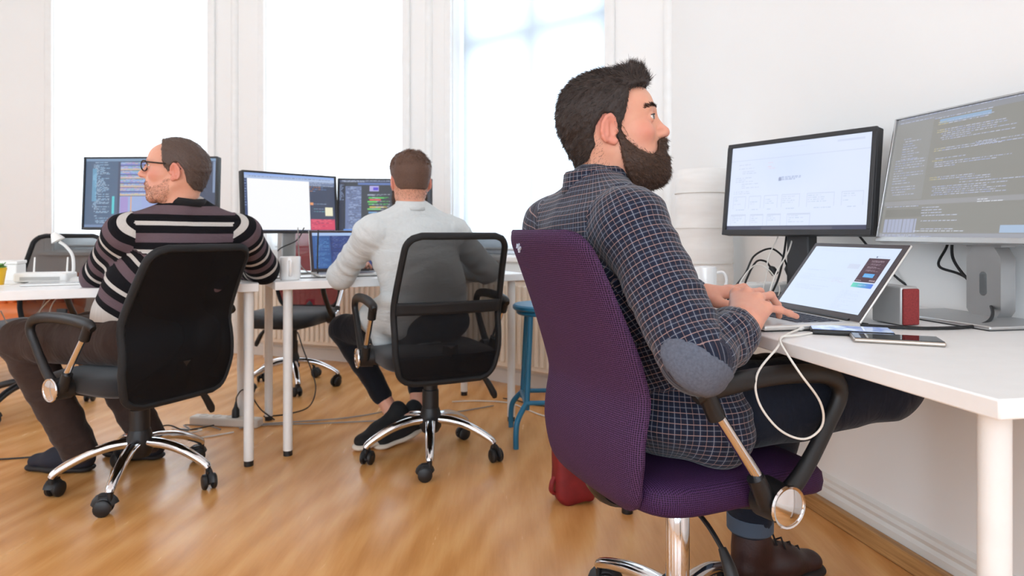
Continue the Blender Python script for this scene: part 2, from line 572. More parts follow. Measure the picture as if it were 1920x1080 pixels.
# corner mouldings between the bay facets
for i, p in enumerate((F3a, F2a, P_R1)):
    o = MB().cyl((p[0]-.0, p[1]-.005, 0), (p[0], p[1]-.005, CEIL), .03, n=12).build('trim_%d' % (i+1), M_TRIM); tag(o, kind='structure')
# baseboards
M_OAK = None
def oak():
    t = NT('oak_strip'); v = t.coords('Object', (1.5, 40, 40))
    n = t.noise(v, 3, 4, .6)
    t.link(t.ramp(n, [(.3, lin((150, 105, 58))), (.7, lin((196, 150, 96)))]), t.b.inputs['Base Color'])
    t.b.inputs['Roughness'].default_value = .45; return t.m
M_OAK = oak()
M_BASE = wall_mat('baseboard_paint', (226, 222, 216), .05)
def base_run(name, P, Q, oakstrip=False, cut=None):
    D = unit(P, Q); L = float(np.linalg.norm(np.array(Q)-np.array(P)))
    mb = MB()
    prof = [(0, 0), (.022, 0), (.022, .075), (.014, .085), (.018, .098), (.012, .108), (.012, .118), (0, .128)]
    n = len(prof)
    V = [(x, -a, z) for x in (0, L) for a, z in prof]
    F = [(i, (i+1) % n, n+(i+1) % n, n+i) for i in range(n)]+[tuple(range(n)), tuple(range(2*n-1, n-1, -1))]
    mb.add(V, F); o = mb.build(name, M_BASE, angle=20); placed(o, P, D); tag(o, kind='structure')
    if oakstrip:
        for (a, b) in ((0, cut-.002), (cut+.002, L)):
            k = MB().box(((a+b)/2, -.034, .0275), (b-a, .024, .055)).build('oak_strip', M_OAK, o, bevel=.004)
    return o
base_run('baseboard_right', P_R1, corner, True, 1.08)
base_run('baseboard_bay_right', F3a, P_R1); base_run('baseboard_bay_middle', F2a, F3a); base_run('baseboard_bay_left', (LEFT_X, 5.08), F2a)

# radiators under the bay windows
M_RAD = mat('radiator_enamel', (236, 226, 212), .4)
def radiator(P, D, t0, t1, label, n):
    r = thing('radiator', label, 'radiator', (P[0]+D[0]*(t0+t1)/2+D[1]*.085, P[1]+D[1]*(t0+t1)/2-D[0]*.085, 0), math.atan2(D[1], D[0]), 'radiators under the bay windows')
    w = t1-t0
    MB().box((0, 0, .385), (w, .05, .53)).build('panel', M_RAD, r, bevel=.008)
    MB().box((0, 0, .66), (w+.01, .085, .018)).build('top_grille', M_RAD, r, bevel=.004)
    fm = MB().box((0, 0, 0), (w/n*.55, .016, .47)).mesh('fin', M_RAD, smooth=False)
    for i in range(n):
        o = link_mesh('fin', fm, r); o.location = (-w/2+w/n*(i+.5), -.031, .385)
        d = o.modifiers.new('bevel', 'BEVEL'); d.width = .006; d.segments = 2
    for x in (-w/2+.1, w/2-.1): MB().cyl((x, .01, 0), (x, .01, .13), .012, n=10).build('pipe', M_RAD, r)
    return r
radiator(F3a, unit(F3a, P_R1), .18, 1.45, 'cream ribbed radiator behind the blue stool', 30)
radiator(F2a, unit(F2a, F3a), .25, 1.5, 'cream ribbed radiator behind the red chair', 30)

# ================================================================== DESKS
M_DESK = mat('white_desk_laminate', (238, 236, 234), .38, bump=.02, bscale=600)
M_LEG = mat('white_steel', (232, 230, 227), .4)
M_BLK = mat('black_plastic', (22, 22, 24), .45)
M_DKG = mat('dark_grey_plastic', (44, 44, 46), .5)
M_CHROME = mat('chrome', (225, 225, 228), .08, 1.)
M_STEEL = mat('brushed_aluminium', (190, 190, 190), .34, .85)
DESK_Z = .735
def desk(label, loc, rz, w, d, legs=(1, 1, 1, 1), ins=.06, th=.034):
    """origin: near left corner on the floor, w along x, d along y"""
    r = thing('desk', label, 'desk', (*loc, 0), rz)
    MB().box((w/2, d/2, DESK_Z-th/2), (w, d, th)).build('tabletop', M_DESK, r, bevel=.0025)
    k = 0
    for x in (ins, w-ins):
        for y in (ins, d-ins):
            if legs[k]:
                l = MB().cyl((x, y, .022), (x, y, DESK_Z-th), .0195, n=20).build('leg', M_LEG, r)
                MB().cyl((x, y, 0), (x, y, .022), .0185, n=16).build('foot', M_BLK, l)
            k += 1
    return r
# right desk: x runs from the front edge to the wall, y along the wall
desk('white desk along the right wall with two monitors and an open laptop', uv(.74, .662), A, .722, 1.468, ins=.068, th=.026)
ANG_B = math.radians(28)
desk('white desk in front of the man in the pale shirt', (-.969, 2.66), ANG_B, 1.185, .70)
ANG_A = math.radians(25)
fa = np.array((-1.012, 2.602)); da = np.array((math.cos(ANG_A), math.sin(ANG_A)))
desk('white desk where the man in the striped sweater leans his elbows', tuple(fa-1.5*da), ANG_A, 1.5, .72, ins=.036)

# ================================================================== OFFICE CHAIRS
def mesh_fabric(name, col, alpha, hole=.0, scale=420, col2=None):
    """woven chair netting; alpha is the covered share"""
    t = NT(name); c = lin(col); c2 = lin(col2) if col2 else tuple(x*.45 for x in c)
    v = t.coords('UV', (scale, scale, 1))
    vo = t.node('ShaderNodeTexVoronoi', i_Scale=1.0, i_Randomness=.12)
    t.link(v, vo.inputs['Vector'])
    m = t.math('GREATER_THAN', vo.outputs[0], .40)
    t.link(t.mix(m, c2, c), t.b.inputs['Base Color'])
    t.b.inputs['Roughness'].default_value = .7
    t.b.inputs['Specular IOR Level'].default_value = .18
    if alpha < 1:
        t.b.inputs['Alpha'].default_value = alpha
    else:
        t.bump(vo.outputs[0], .5, .001)
    return t.m
M_NET_PURPLE = mesh_fabric('purple_netting', (84, 54, 90), 1, scale=250, col2=(36, 20, 40))
M_NET_BLACK = mesh_fabric('black_netting', (22, 22, 25), .94, scale=420)
M_NET_SHEER = mesh_fabric('sheer_black_netting', (30, 30, 33), .55, scale=420)
M_NET_RED = mesh_fabric('red_netting', (150, 36, 48), .9, scale=150)
M_PURPLE = mesh_fabric('purple_cushion_cloth', (72, 42, 82), 1, scale=260, col2=(38, 20, 44))
M_BLKCLOTH = mat('black_cushion_cloth', (22, 22, 25), .85, bump=.15, bscale=700, sheen=.2)
M_BLKFRAME = mat('black_frame_cloth', (17, 17, 19), .75)

def uv_grid(o, nu, nv, w, h):
    me = o.data; ul = me.uv_layers.new(name='UVMap')
    co = np.empty(len(me.vertices)*3, np.float32); me.vertices.foreach_get('co', co); co = co.reshape(-1, 3)
    li = np.empty(len(me.loops), np.int32); me.loops.foreach_get('vertex_index', li)
    # x and running height of the netting in metres
    ul.data.foreach_set('uv', np.stack([co[li, 0]+.13*co[li, 1], co[li, 2]], 1).astype(np.float32).ravel())

def back_y(z, lean):
    t = max(0, (z-.60)/.33)
    return -.205-.02*math.sin(max(0, min(1, (z-.38)/.25))*math.pi)-lean*t**1.25
def back_hw(z, b=(.185, .212, .205, .18), zr=(.385, .92)):
    t = (z-zr[0])/(zr[1]-zr[0])
    return float(np.interp(t, [0, .2, .55, 1], b))

def office_chair(label, loc, rz, style, group='swivel office chairs', dz=0., lean=.12, zr=(.385, .92), seat_dz=0., chrome_lift=False, black_base=False, spin=.3, arms=(1, 1), b=(.185, .212, .205, .18), band=False, bs=1., shadow_name='office_chair'):
    q_ = lambda z: .07+(z-.07)*bs
    r = thing(shadow_name, label, 'chair', (*loc, 0), rz, group)
    mb_leg = M_BLK if black_base else M_CHROME
    # star base
    MB().lathe([(.0, q_(.105)), (.034, q_(.105)), (.045, q_(.125)), (.046, q_(.17)), (.036, q_(.205)), (.0, q_(.206))], 20).build('hub', M_BLK, r)
    for i in range(5):
        a = spin+i*2*math.pi/5; ca, sa = math.cos(a), math.sin(a)
        pr = [(.03, .158), (.09, .155), (.16, .138), (.225, .108), (.262, .085), (.272, .072)]
        pts = catmull([(ca*q, sa*q, q_(z)) for q, z in pr], 4)
        leg = MB().tube(pts, list(np.interp(np.linspace(0, 1, len(pts)), [0, .5, 1], [.019, .016, .0125])), 12, sx=1.15).build('base_leg', mb_leg, r)
        cst = MB().cyl((ca*.272, sa*.272, .045), (ca*.272, sa*.272, .082), .009, n=10)
        ang = a+1.1+i*.7; dx, dy = math.cos(ang), math.sin(ang); ox, oy = -dy*.018, dx*.018
        cx, cy = ca*.272+ox, sa*.272+oy
        cst.box((cx, cy, .042), (.012, .03, .046), rotm(0, 0, ang))
        hood = [(cx+dx*.0-oy*0+math.cos(t)*(-dy)*.029, cy+math.cos(t)*dx*.029, .028+math.sin(t)*.029) for t in np.linspace(.1, math.pi*.95, 8)]
        cst.tube(hood, .006, 8, sx=3.2, up=None)
        c = cst.build('caster', M_BLK, leg)
        for s in (-1, 1):
            MB().lathe([(.0, -.009), (.022, -.009), (.0275, -.005), (.0275, .005), (.022, .009), (0, .009)], 18,
                       (cx+dx*.0155*s, cy+dy*.0155*s, .0275), rotm(0, math.pi/2, ang)).build('wheel', M_BLK, leg)
    if chrome_lift:
        MB().lathe([(0, q_(.2)), (.0265, q_(.2)), (.0265, .335), (.0245, .338), (0, .338)], 24).build('gas_lift', M_CHROME, r)
        MB().lathe([(0, .336), (.0275, .336), (.0275, .352), (.019, .356), (0, .356)], 24).build('lift_collar', M_BLK, r)
        MB().cyl((0, 0, .35), (0, 0, .385), .0145, n=16).build('lift_rod', M_STEEL, r)
    else:
        MB().lathe([(0, .2), (.0345, .2), (.034, .28), (.030, .282), (.0295, .385), (0, .385)], 24).build('gas_lift', M_BLK, r)
    sz = .435+seat_dz
    MB().box((0, -.02, sz-.062), (.17, .22, .03)).build('seat_mechanism', M_BLK, r, bevel=.008)
    # seat cushion
    sm = M_PURPLE if style == 'purple' else M_BLKCLOTH
    def seatpt(mb):
        mb.superq((0, .01, sz), (.235, .235, .047), .55, .38, 40, 16)
        V = []
        for x, y, z in mb.v:
            y2 = y/.235
            z -= .035*max(0, y2-.45)**2*2.2
            z -= .012*(1-(x/.235)**2)*(1 if z > sz else 0)*(1-y2*y2)
            V.append((x, y, z))
        mb.v = V; return mb
    seat = seatpt(MB()).build('seat', sm, r, angle=80)
    uv_grid_cyl(seat)
    # lever
    lv = MB().tube(catmull([(.06, -.03, sz-.065), (.16, -.05, sz-.08), (.215, -.055, sz-.11)], 5), .005, 8)
    lv.tube(catmull([(.21, -.055, sz-.105), (.235, -.058, sz-.135), (.262, -.06, sz-.185), (.268, -.06, sz-.205)], 5), [.008, .013, .015, .009], 10, sx=1.0)
    lv.build('height_lever', M_BLK, r)
    # backrest
    z0, z1 = zr
    NU, NV = 20, 26
    def edge(z):      # rounded corner half width
        h = back_hw(z, b, zr); c = .05
        for e in (z-z0, z1-z):
            if e < c: h -= c-math.sqrt(max(0, c*c-(c-e)**2))
        return h
    cupf = .032
    def bp(a, b_, off=0.):
        z = z0+(z1-z0)*b_; hw = edge(z); x = (a*2-1)*hw
        cup = cupf*(1-(x/.22)**2)*(.4+.6*min(1, max(0, (z-z0)/.2)))
        return (x, back_y(z, lean)-cup+off, z)
    outline = []
    ts = np.concatenate([np.linspace(0, .1, 7)[:-1], np.linspace(.1, .9, 14), np.linspace(.9, 1, 7)[1:]])
    for t in ts: outline.append(bp(1, t))
    for x in np.linspace(.8, -.8, 9)*.5+.5: outline.append(bp(x, 1))
    for t in ts[::-1]: outline.append(bp(0, t))
    for x in np.linspace(-.8, .8, 9)*.5+.5: outline.append(bp(x, 0))
    warp = lambda t: t if False else t
    if style == 'purple':
        th = .017
        def shell(a, b_):
            x, y, z = bp(a, b_); k = min(a, 1-a)*2*edge(z); kk = min(b_, 1-b_)*(z1-z0)
            q = min(1, k/.05)*1. ; q = math.sqrt(max(0, 1-(1-q)**2)); q2 = min(1, kk/.04); q2 = math.sqrt(max(0, 1-(1-q2)**2))
            return x, y, z, th*max(.25, q*q2)
        nb = lambda i, n: .5-.5*math.cos(math.pi*i/n)
        mb = MB(); U, Vn = 36, 48
        for s in (1, -1):
            V = []; F = []
            for j in range(Vn+1):
                for i in range(U+1):
                    x, y, z, t = shell(nb(i, U)*.7+.3*i/U, nb(j, Vn)*.6+.4*j/Vn); V.append((x, y+s*t, z))
            for j in range(Vn):
                for i in range(U):
                    q = j*(U+1)+i; F.append((q, q+1, q+U+2, q+U+1))
            bi = [i for i in range(U)]+[j*(U+1)+U for j in range(Vn)]+[Vn*(U+1)+i for i in range(U, 0, -1)]+[j*(U+1) for j in range(Vn, 0, -1)]
            if s == 1: first = bi; n0 = len(V); mb.add(V, F)
            else:
                mb.add(V, F)
                m = len(bi)
                mb.f += [(first[k], first[(k+1) % m], bi[(k+1) % m]+n0, bi[k]+n0) for k in range(m)]
        bk = mb.build('backrest', M_NET_PURPLE, r, angle=70); uv_grid_cyl(bk)
        # woven white maker's mark at the upper corner
        p = MB()
        for (ax, az) in ((0, 0), (.006, -.006), (.012, .002), (.004, -.012), (.015, -.006)):
            t0 = bp(.25+ax*3., .935+az*1.4)
            p.box((t0[0], t0[1]-.0185, t0[2]), (.0028, .004, .010), rotm(0, .3+ax*40, 0))
        p.build('maker_mark', mat('mark_thread', (190, 205, 225), .7), bk)
    else:
        fr = M_BLKFRAME
        bk = MB().tube(outline, .0125, 10, sx=1.15, closed=True).build('back_frame', fr, r)
        nm = {'black': M_NET_BLACK, 'sheer': M_NET_SHEER, 'red': M_NET_RED}[style]
        g = MB().grid(lambda a, b_: bp(a, b_, .002), NU, NV).build('netting', nm, r); uv_grid_cyl(g)
        if style != 'red':
            g2 = MB().grid(lambda a, b_: bp(a, b_, -.010), NU, NV).build('rear_netting', nm, r); uv_grid_cyl(g2)
        if band:
            zb = z0+(z1-z0)*.53
            g3 = MB().grid(lambda a, b_: bp(a*.98+.01, .47+.085*b_, -.016), NU, 4).build('cross_band', fr, r, solid=.006)
            g4 = MB().grid(lambda a, b_: bp(a*.98+.01, .02+.17*b_, -.004), NU, 5).build('lower_band', M_NET_BLACK, r, solid=.004); uv_grid_cyl(g4)
    # bracket from the seat to the back
    MB().tube(catmull([(0, -.06, sz-.07), (0, -.16, sz-.075), (0, -.215, sz-.04), (0, back_y(sz+.06, lean)-.028, sz+.07)], 5), .011, 8, sx=2.8, up=(0, 1, .3)).build('back_bracket', M_BLK, r)
    # armrests
    for s, on in ((1, arms[1]), (-1, arms[0])):
        if not on: continue
        x = .276*s; kz = sz-.003
        arm = MB().tube(catmull([(x, .02, kz-.005), (x, .085, kz+.05), (x, .150, kz+.135), (x*1.01, .178, kz+.19), (x*1.01, .15, kz+.226), (x, .06, kz+.238), (x, -.06, kz+.236), (x, -.150, kz+.224), (x, -.172, kz+.212)], 6),
                        [.016, .014, .013, .014, .015, .015, .016, .016, .010], 12, sx=1.25, up=(s*1., 0, 0)).build('armrest', M_BLK, r)
        MB().cyl((x, -.145, kz+.212), (x, -.012, kz+.03), .0105, n=14).build('arm_rod', M_CHROME, arm)
        MB().cyl((x, -.150, kz+.225), (x, -.125, kz+.175), .0165, n=14).build('rod_socket', M_BLK, arm)
        MB().cyl((x, -.035, kz+.055), (x, -.004, kz+.0), .0165, .02, n=14).build('rod_socket', M_BLK, arm)
        MB().cyl((x-.035*s, .02, kz), (x+.022*s, .02, kz), .039, .035, n=24).cyl((x-.16*s, .0, kz-.055), (x-.02*s, .015, kz-.01), .012, n=10).build('arm_joint', M_BLK, arm)
        MB().lathe([(0, 0), (.0385, 0), (.0405, .004), (.0385, .008), (.0350, .0075), (.0335, .0058), (0, .012)], 28, (x+.021*s, .02, kz), rotm(0, math.pi/2*s, 0)).build('arm_knob', M_CHROME, arm)
    return r

def uv_grid_cyl(o):
    me = o.data
    ul = me.uv_layers.new(name='UVMap')
    co = np.empty(len(me.vertices)*3, np.float32); me.vertices.foreach_get('co', co); co = co.reshape(-1, 3)
    nf = np.empty(len(me.polygons)*3, np.float32); me.polygons.foreach_get('normal', nf); nf = nf.reshape(-1, 3)
    li = np.empty(len(me.loops), np.int32); me.loops.foreach_get('vertex_index', li)
    lt = np.empty(len(me.polygons), np.int32); me.polygons.foreach_get('loop_total', lt)
    N = np.repeat(np.abs(nf), lt, 0); c = co[li]; ax = N.argmax(1)
    U = np.where(ax == 0, c[:, 1], c[:, 0]); V = np.where(ax == 2, c[:, 1], c[:, 2])
    ul.data.foreach_set('uv', np.stack([U, V], 1).astype(np.float32).ravel())

R = math.radians
CH1 = office_chair('purple mesh office chair under the man in the plaid shirt', (.374, 1.47), R(23-90), 'purple', chrome_lift=True, lean=.115, zr=(.40, .945), spin=.80, bs=.62, b=(.175, .20, .2, .172))
CH2 = office_chair('black mesh office chair under the man in the striped sweater', (-1.39, 2.43), R(64), 'black', lean=.165, zr=(.345, .885), spin=.02, b=(.19, .215, .212, .195), seat_dz=-.02)
CH3 = office_chair('see-through black mesh office chair under the man in the pale shirt', (-.342, 2.73), R(25), 'sheer', lean=.13, zr=(.36, .925), spin=.62, b=(.185, .21, .215, .195), band=True)
CH4 = office_chair('empty black mesh office chair on the far side of the left desk', (-2.52, 3.42), R(184), 'sheer', lean=.10, zr=(.40, .918), black_base=True, spin=1.45)
CH5 = office_chair('empty office chair with red mesh back and black seat behind the desks', (-1.335, 3.95), R(172), 'red', lean=.10, zr=(.46, .95), spin=.9, arms=(1, 0))

# ================================================================== MONITORS
E_SCR = 1.0/2**EXPO
def canvas(w, h, bgc): 
    a = np.zeros((h, w, 3)); a[:] = bgc; return a
def rect(a, x0, y0, x1, y1, c, al=1.):
    h, w, _ = a.shape
    X0, X1, Y0, Y1 = int(x0*w), max(int(x0*w)+1, int(round(x1*w))), int(y0*h), max(int(y0*h)+1, int(round(y1*h)))
    a[Y0:Y1, X0:X1] = a[Y0:Y1, X0:X1]*(1-al)+np.array(c)*al
def lines(a, x0, y0, x1, y1, cols, step=2, fill=.6, seed=0, indent=True, al=1., minw=1):
    """rows of word-like dashes"""
    g = random.Random(seed); h, w, _ = a.shape
    X0, X1 = int(x0*w), int(x1*w); ind = 0
    for y in range(int(y0*h), int(y1*h), step):
        if g.random() < .12: continue
        if indent: ind = max(0, min(int((X1-X0)*.3), ind+g.choice((-3, -2, 0, 0, 2, 3))))
        x = X0+ind; end = X0+ind+int((X1-X0-ind)*g.uniform(.15, 1)*fill*1.3)
        while x < min(end, X1):
            L = g.randint(minw, 7); c = np.array(g.choice(cols))
            a[y, x:min(x+L, X1)] = a[y, x:min(x+L, X1)]*(1-al)+c*al
            x += L+g.randint(1, 2)
def screen_mesh(name, img, w, h, m, parent, fn):
    H, Wd, _ = img.shape
    xs = np.linspace(-w/2, w/2, Wd); zs = np.linspace(h, 0, H)
    V = np.array([fn(x, z) for z in zs for x in xs])
    j, i = np.mgrid[0:H-1, 0:Wd-1]; q = (j*Wd+i).ravel()
    F = np.stack([q+Wd, q+Wd+1, q+1, q], 1)
    me = np_mesh(name, V, F, m, False)
    at = me.color_attributes.new('pix', 'FLOAT_COLOR', 'POINT')
    c = np.clip(img/255, 0, 1); c = np.where(c <= .04045, c/12.92, ((c+.055)/1.055)**2.4)
    at.data.foreach_set('color', np.concatenate([c, np.ones((H, Wd, 1))], 2).astype(np.float32).ravel())
    return link_mesh(name, me, parent)
M_SCR = emis_attr('lit_display', E_SCR)
M_SCR2 = emis_attr('lit_matt_display', E_SCR, .5)

def monitor(label, loc, rz, w, h, zb, tilt, img, body=None, bezel=.015, chin=.018, stand='box', off=(0, 0), stand_m=None, scr=None, depth=.03, base=(.24, .18), sx=0., group='desk monitors'):
    """origin on the desk below the screen centre; the screen faces local -y"""
    body = body or M_DKG; stand_m = stand_m or body
    r = thing('monitor', label, 'monitor', loc, rz, group)
    ct, st = math.cos(tilt), math.sin(tilt)
    z0 = zb-loc[2]
    fn = lambda x, z, y=0.: (x, z*st+y*ct, z0+z*ct-y*st)
    Rm = rotm(-tilt, 0, 0)
    MB().box(fn(0, h/2, depth/2+.003), (w, depth, h), Rm).build('housing', body, r, bevel=.004)
    f = MB()
    f.box(fn(0, h-bezel/2, -.002), (w, .01, bezel), Rm); f.box(fn(0, chin/2, -.002), (w, .01, chin), Rm)
    for s in (-1, 1): f.box(fn(s*(w/2-bezel/2), (h-bezel+chin)/2, -.002), (bezel, .01, h-bezel-chin), Rm)
    bz = f.build('bezel', body, r, bevel=.0015)
    screen_mesh('screen', img, w-2*bezel, h-bezel-chin, scr or M_SCR, r, lambda x, z: fn(x, z+chin, .001))
    ny = depth+.035
    if stand == 'box':
        MB().box((sx, ny, (z0+h*.5)/2), (.075, .05, z0+h*.5)).build('stand_neck', stand_m, r, bevel=.006)
        MB().box((sx, ny-.05, .006), (base[0], base[1], .012)).build('stand_base', stand_m, r, bevel=.005)
    elif stand == 'slot':      # aluminium neck with an oval cable slot
        H = z0+h*.45; y0_ = ny
        nk = MB()
        n = 20; wv = .044
        sl = [(math.cos(2*math.pi*i/n)*.010, .085+math.sin(2*math.pi*i/n)*.010+(.018 if math.sin(2*math.pi*i/n) > 0 else -.018)) for i in range(n)]
        def rim(i):
            a = 2*math.pi*i/n; c, s_ = math.cos(a), math.sin(a); k = max(abs(c)/wv, abs(s_)/.085)
            return (c/k, .085+s_/k)
        for yy, flip in ((y0_-.02, 1), (y0_+.02, -1)):
            V = [(x+sx, yy, z) for x, z in sl]+[(rim(i)[0]+sx, yy, rim(i)[1]) for i in range(n)]
            nk.add(V, [(i, (i+1) % n, n+(i+1) % n, n+i) for i in range(n)])
        V = [(x+sx, yy, z) for yy in (y0_-.02, y0_+.02) for x, z in sl]
        nk.add(V, [(i, (i+1) % n, n+(i+1) % n, n+i) for i in range(n)])
        V = [(rim(i)[0]+sx, yy, rim(i)[1]) for yy in (y0_-.02, y0_+.02) for i in range(n)]
        nk.add(V, [(i, (i+1) % n, n+(i+1) % n, n+i) for i in range(n)])
        nk.box((sx, y0_, (.17+H)/2), (wv*2, .04, H-.17))
        nk.build('stand_neck', stand_m, r)
        MB().box((sx, ny-.07, .006), (base[0], base[1], .009)).build('stand_base', stand_m, r, bevel=.004)
        MB().box((sx, ny-.07, .002), (base[0]*.97, base[1]*.97, .004)).build('base_pad', M_BLK, r)
    return r

LB = (214, 226, 250)
def img_diagram():
    a = canvas(250, 134, (222, 232, 252)); h, w, _ = a.shape
    yy, xx = np.mgrid[0:h, 0:w]; k = np.clip(1-np.hypot((xx/w-.45)/.35, (yy/h-.25)/.35), 0, 1)[..., None]
    a -= k*np.array((9, 6, 0))
    rect(a, 0, .165, 1, .172, (205, 214, 236)); rect(a, .35, .06, .6, .07, (214, 222, 244)); rect(a, .78, .05, .95, .065, (210, 219, 242))
    rect(a, .39, .405, .41, .44, (150, 160, 190)); lines(a, .395, .40, .55, .44, [(150, 162, 198), (165, 176, 208)], 2, 1.2, 3, False)
    for s, (x, y) in enumerate(((.07, .22), (.10, .30), (.05, .38), (.10, .45), (.04, .52))):
        lines(a, x, y, x+.14, y+.05, [(196, 205, 228), (203, 210, 232)], 3, .9, s+10, False)
    lines(a, .30, .22, .38, .30, [(232, 205, 215), (226, 210, 226)], 3, .9, 77, False)
    bx = [(.04, .60, .10), (.17, .60, .09), (.29, .60, .10), (.42, .60, .13), (.60, .60, .18), (.83, .60, .13), (.03, .82, .12), (.19, .82, .1), (.32, .82, .1), (.47, .82, .16)]
    for i, (x, y, ww) in enumerate(bx):
        rect(a, x, y, x+ww, y+.005, (203, 212, 234)); rect(a, x, y, x+.003, y+.15, (206, 214, 236)); rect(a, x+ww, y, x+ww+.003, y+.15, (206, 214, 236))
        lines(a, x+.01, y+.02, x+ww*.75, y+.11, [(190, 204, 226), (198, 210, 230), (206, 212, 236)], 3, .9, i+30, False)
        lines(a, x+ww*.3, y+.155, x+ww, y+.18, [(190, 202, 226)], 3, .9, i+60, False)
    rect(a, 0, .955, 1, 1, (72, 74, 96)); rect(a, .28, .965, .78, 1, (92, 92, 108))
    return a
def img_greycode():
    a = canvas(330, 190, (146, 145, 140)); h, w, _ = a.shape
    wt = [(190, 198, 222), (178, 186, 214), (198, 204, 226), (168, 178, 214)]
    rect(a, 0, 0, 1, .05, (150, 152, 158)); lines(a, .02, .01, .8, .06, wt, 3, .9, 1, False)
    rect(a, .25, .07, .50, .10, (150, 176, 204)); lines(a, .02, .10, .2, .14, wt, 3, .8, 8, False)
    rect(a, 0, .05, .215, .69, (152, 152, 150))
    lines(a, .06, .18, .16, .36, wt, 4, 1.2, 2); lines(a, .03, .36, .20, .56, wt, 4, 1.3, 3, False); lines(a, .03, .58, .17, .66, wt, 4, 1.2, 4)
    for y0, y1, s in ((.09, .135, 5), (.155, .24, 6), (.30, .33, 7), (.38, .47, 8), (.53, .55, 9), (.60, .68, 11)):
        lines(a, .26, y0, .62, y1, wt, 3, 1.2, s); lines(a, .245, y0, .30, y0+.03, [(196, 188, 150), (188, 180, 140)], 3, 1.2, s+20, False)
    lines(a, .45, .29, .95, .33, wt, 4, 1.2, 41, False); lines(a, .40, .56, .95, .60, wt, 4, 1.2, 42, False)
    rect(a, 0, .70, 1, .735, (158, 158, 160)); lines(a, .5, .70, .62, .74, [(225, 230, 240)], 3, 1.3, 43, False)
    lines(a, .02, .745, .25, .76, wt, 3, 1, 44, False); rect(a, .02, .77, .24, .83, (138, 137, 132))
    rect(a, .02, .85, .21, .96, (172, 178, 200))
    for i in range(9): rect(a, .02+i*.022, .85, .0225+i*.022, .96, (150, 152, 160))
    lines(a, .23, .76, .42, .95, [(205, 212, 232), (190, 198, 224)], 4, 1.0, 45); lines(a, .2, .945, .52, .96, [(215, 222, 238)], 3, 1.3, 46, False)
    rect(a, .62, .91, .75, .96, (170, 190, 215)); rect(a, 0, .965, 1, 1, (160, 162, 170)); lines(a, .02, .975, .3, .99, wt, 2, 1, 47, False)
    return a
def code_cols(): return [(150, 190, 235), (200, 150, 190), (225, 190, 130), (150, 205, 170), (195, 205, 225)]
def img_darkide():
    a = canvas(220, 122, (70, 92, 122)); h, w, _ = a.shape
    yy, xx = np.mgrid[0:h, 0:w]
    rect(a, 0, 0, 1, .04, (120, 150, 185)); rect(a, .25, .05, .74, 1, (58, 66, 92))
    lines(a, .06, .06, .19, .94, [(170, 200, 228), (150, 190, 225), (180, 206, 232)], 2, 1.1, 5); rect(a, .055, .15, .085, .62, (110, 185, 225), .6)
    for i, y in enumerate(np.arange(.06, .5, .062)):
        rect(a, .27, y, .27+.06+.2*((i*37) % 10)/10+.15, y+.028, (130, 150, 210)); rect(a, .27, y+.03, .60, y+.05, (205, 180, 165) if i % 2 else (110, 120, 190))
        lines(a, .27, y, .66, y+.05, code_cols(), 2, 1.0, i+7, False)
    rect(a, .27, .55, .70, .80, (150, 170, 218)); rect(a, .275, .56, .33, .79, (160, 140, 205)); rect(a, .35, .55, .36, .80, (225, 165, 120)); rect(a, .44, .56, .56, .79, (150, 165, 220))
    rect(a, .27, .83, .5, .87, (140, 120, 195)); rect(a, .27, .9, .55, .925, (215, 175, 150)); lines(a, .28, .87, .6, .92, code_cols(), 2, 1, 91)
    rect(a, .21, .55, .225, .80, (80, 205, 215)); rect(a, .75, .05, 1, 1, (52, 60, 84)); rect(a, .975, .05, .99, .5, (120, 140, 175))
    rect(a, 0, .96, 1, 1, (105, 130, 170)); return a*.85+30
def img_mixed():
    a = canvas(190, 108, (74, 82, 102)); rect(a, 0, 0, 1, .055, (150, 178, 232)); rect(a, 0, .055, 1, .11, (176, 194, 226))
    lines(a, .05, .06, .95, .11, [(90, 100, 130), (120, 132, 165)], 3, 1.2, 2, False)
    rect(a, 0, .11, .035, 1, (70, 84, 120)); lines(a, .005, .14, .03, .6, [(170, 190, 230)], 5, 1.3, 3, False)
    rect(a, .04, .105, .70, .985, (250, 251, 254)); rect(a, .70, .11, 1, .18, (120, 134, 165))
    lines(a, .71, .12, .98, .2, [(190, 200, 220)], 3, 1.2, 5, False); lines(a, .71, .2, .9, .3, [(200, 140, 110), (120, 150, 200)], 4, 1.1, 6)
    rect(a, .71, .49, .74, .53, (235, 160, 110)); lines(a, .74, .5, .95, .66, [(150, 165, 195), (120, 190, 200)], 5, 1.1, 7)
    rect(a, .88, .57, .97, .72, (240, 236, 205)); rect(a, .71, .79, .99, .985, (214, 84, 110)); lines(a, .72, .8, .98, .97, [(240, 130, 145), (90, 80, 105)], 3, 1.1, 8, False)
    rect(a, 0, .985, 1, 1, (90, 100, 130)); return a
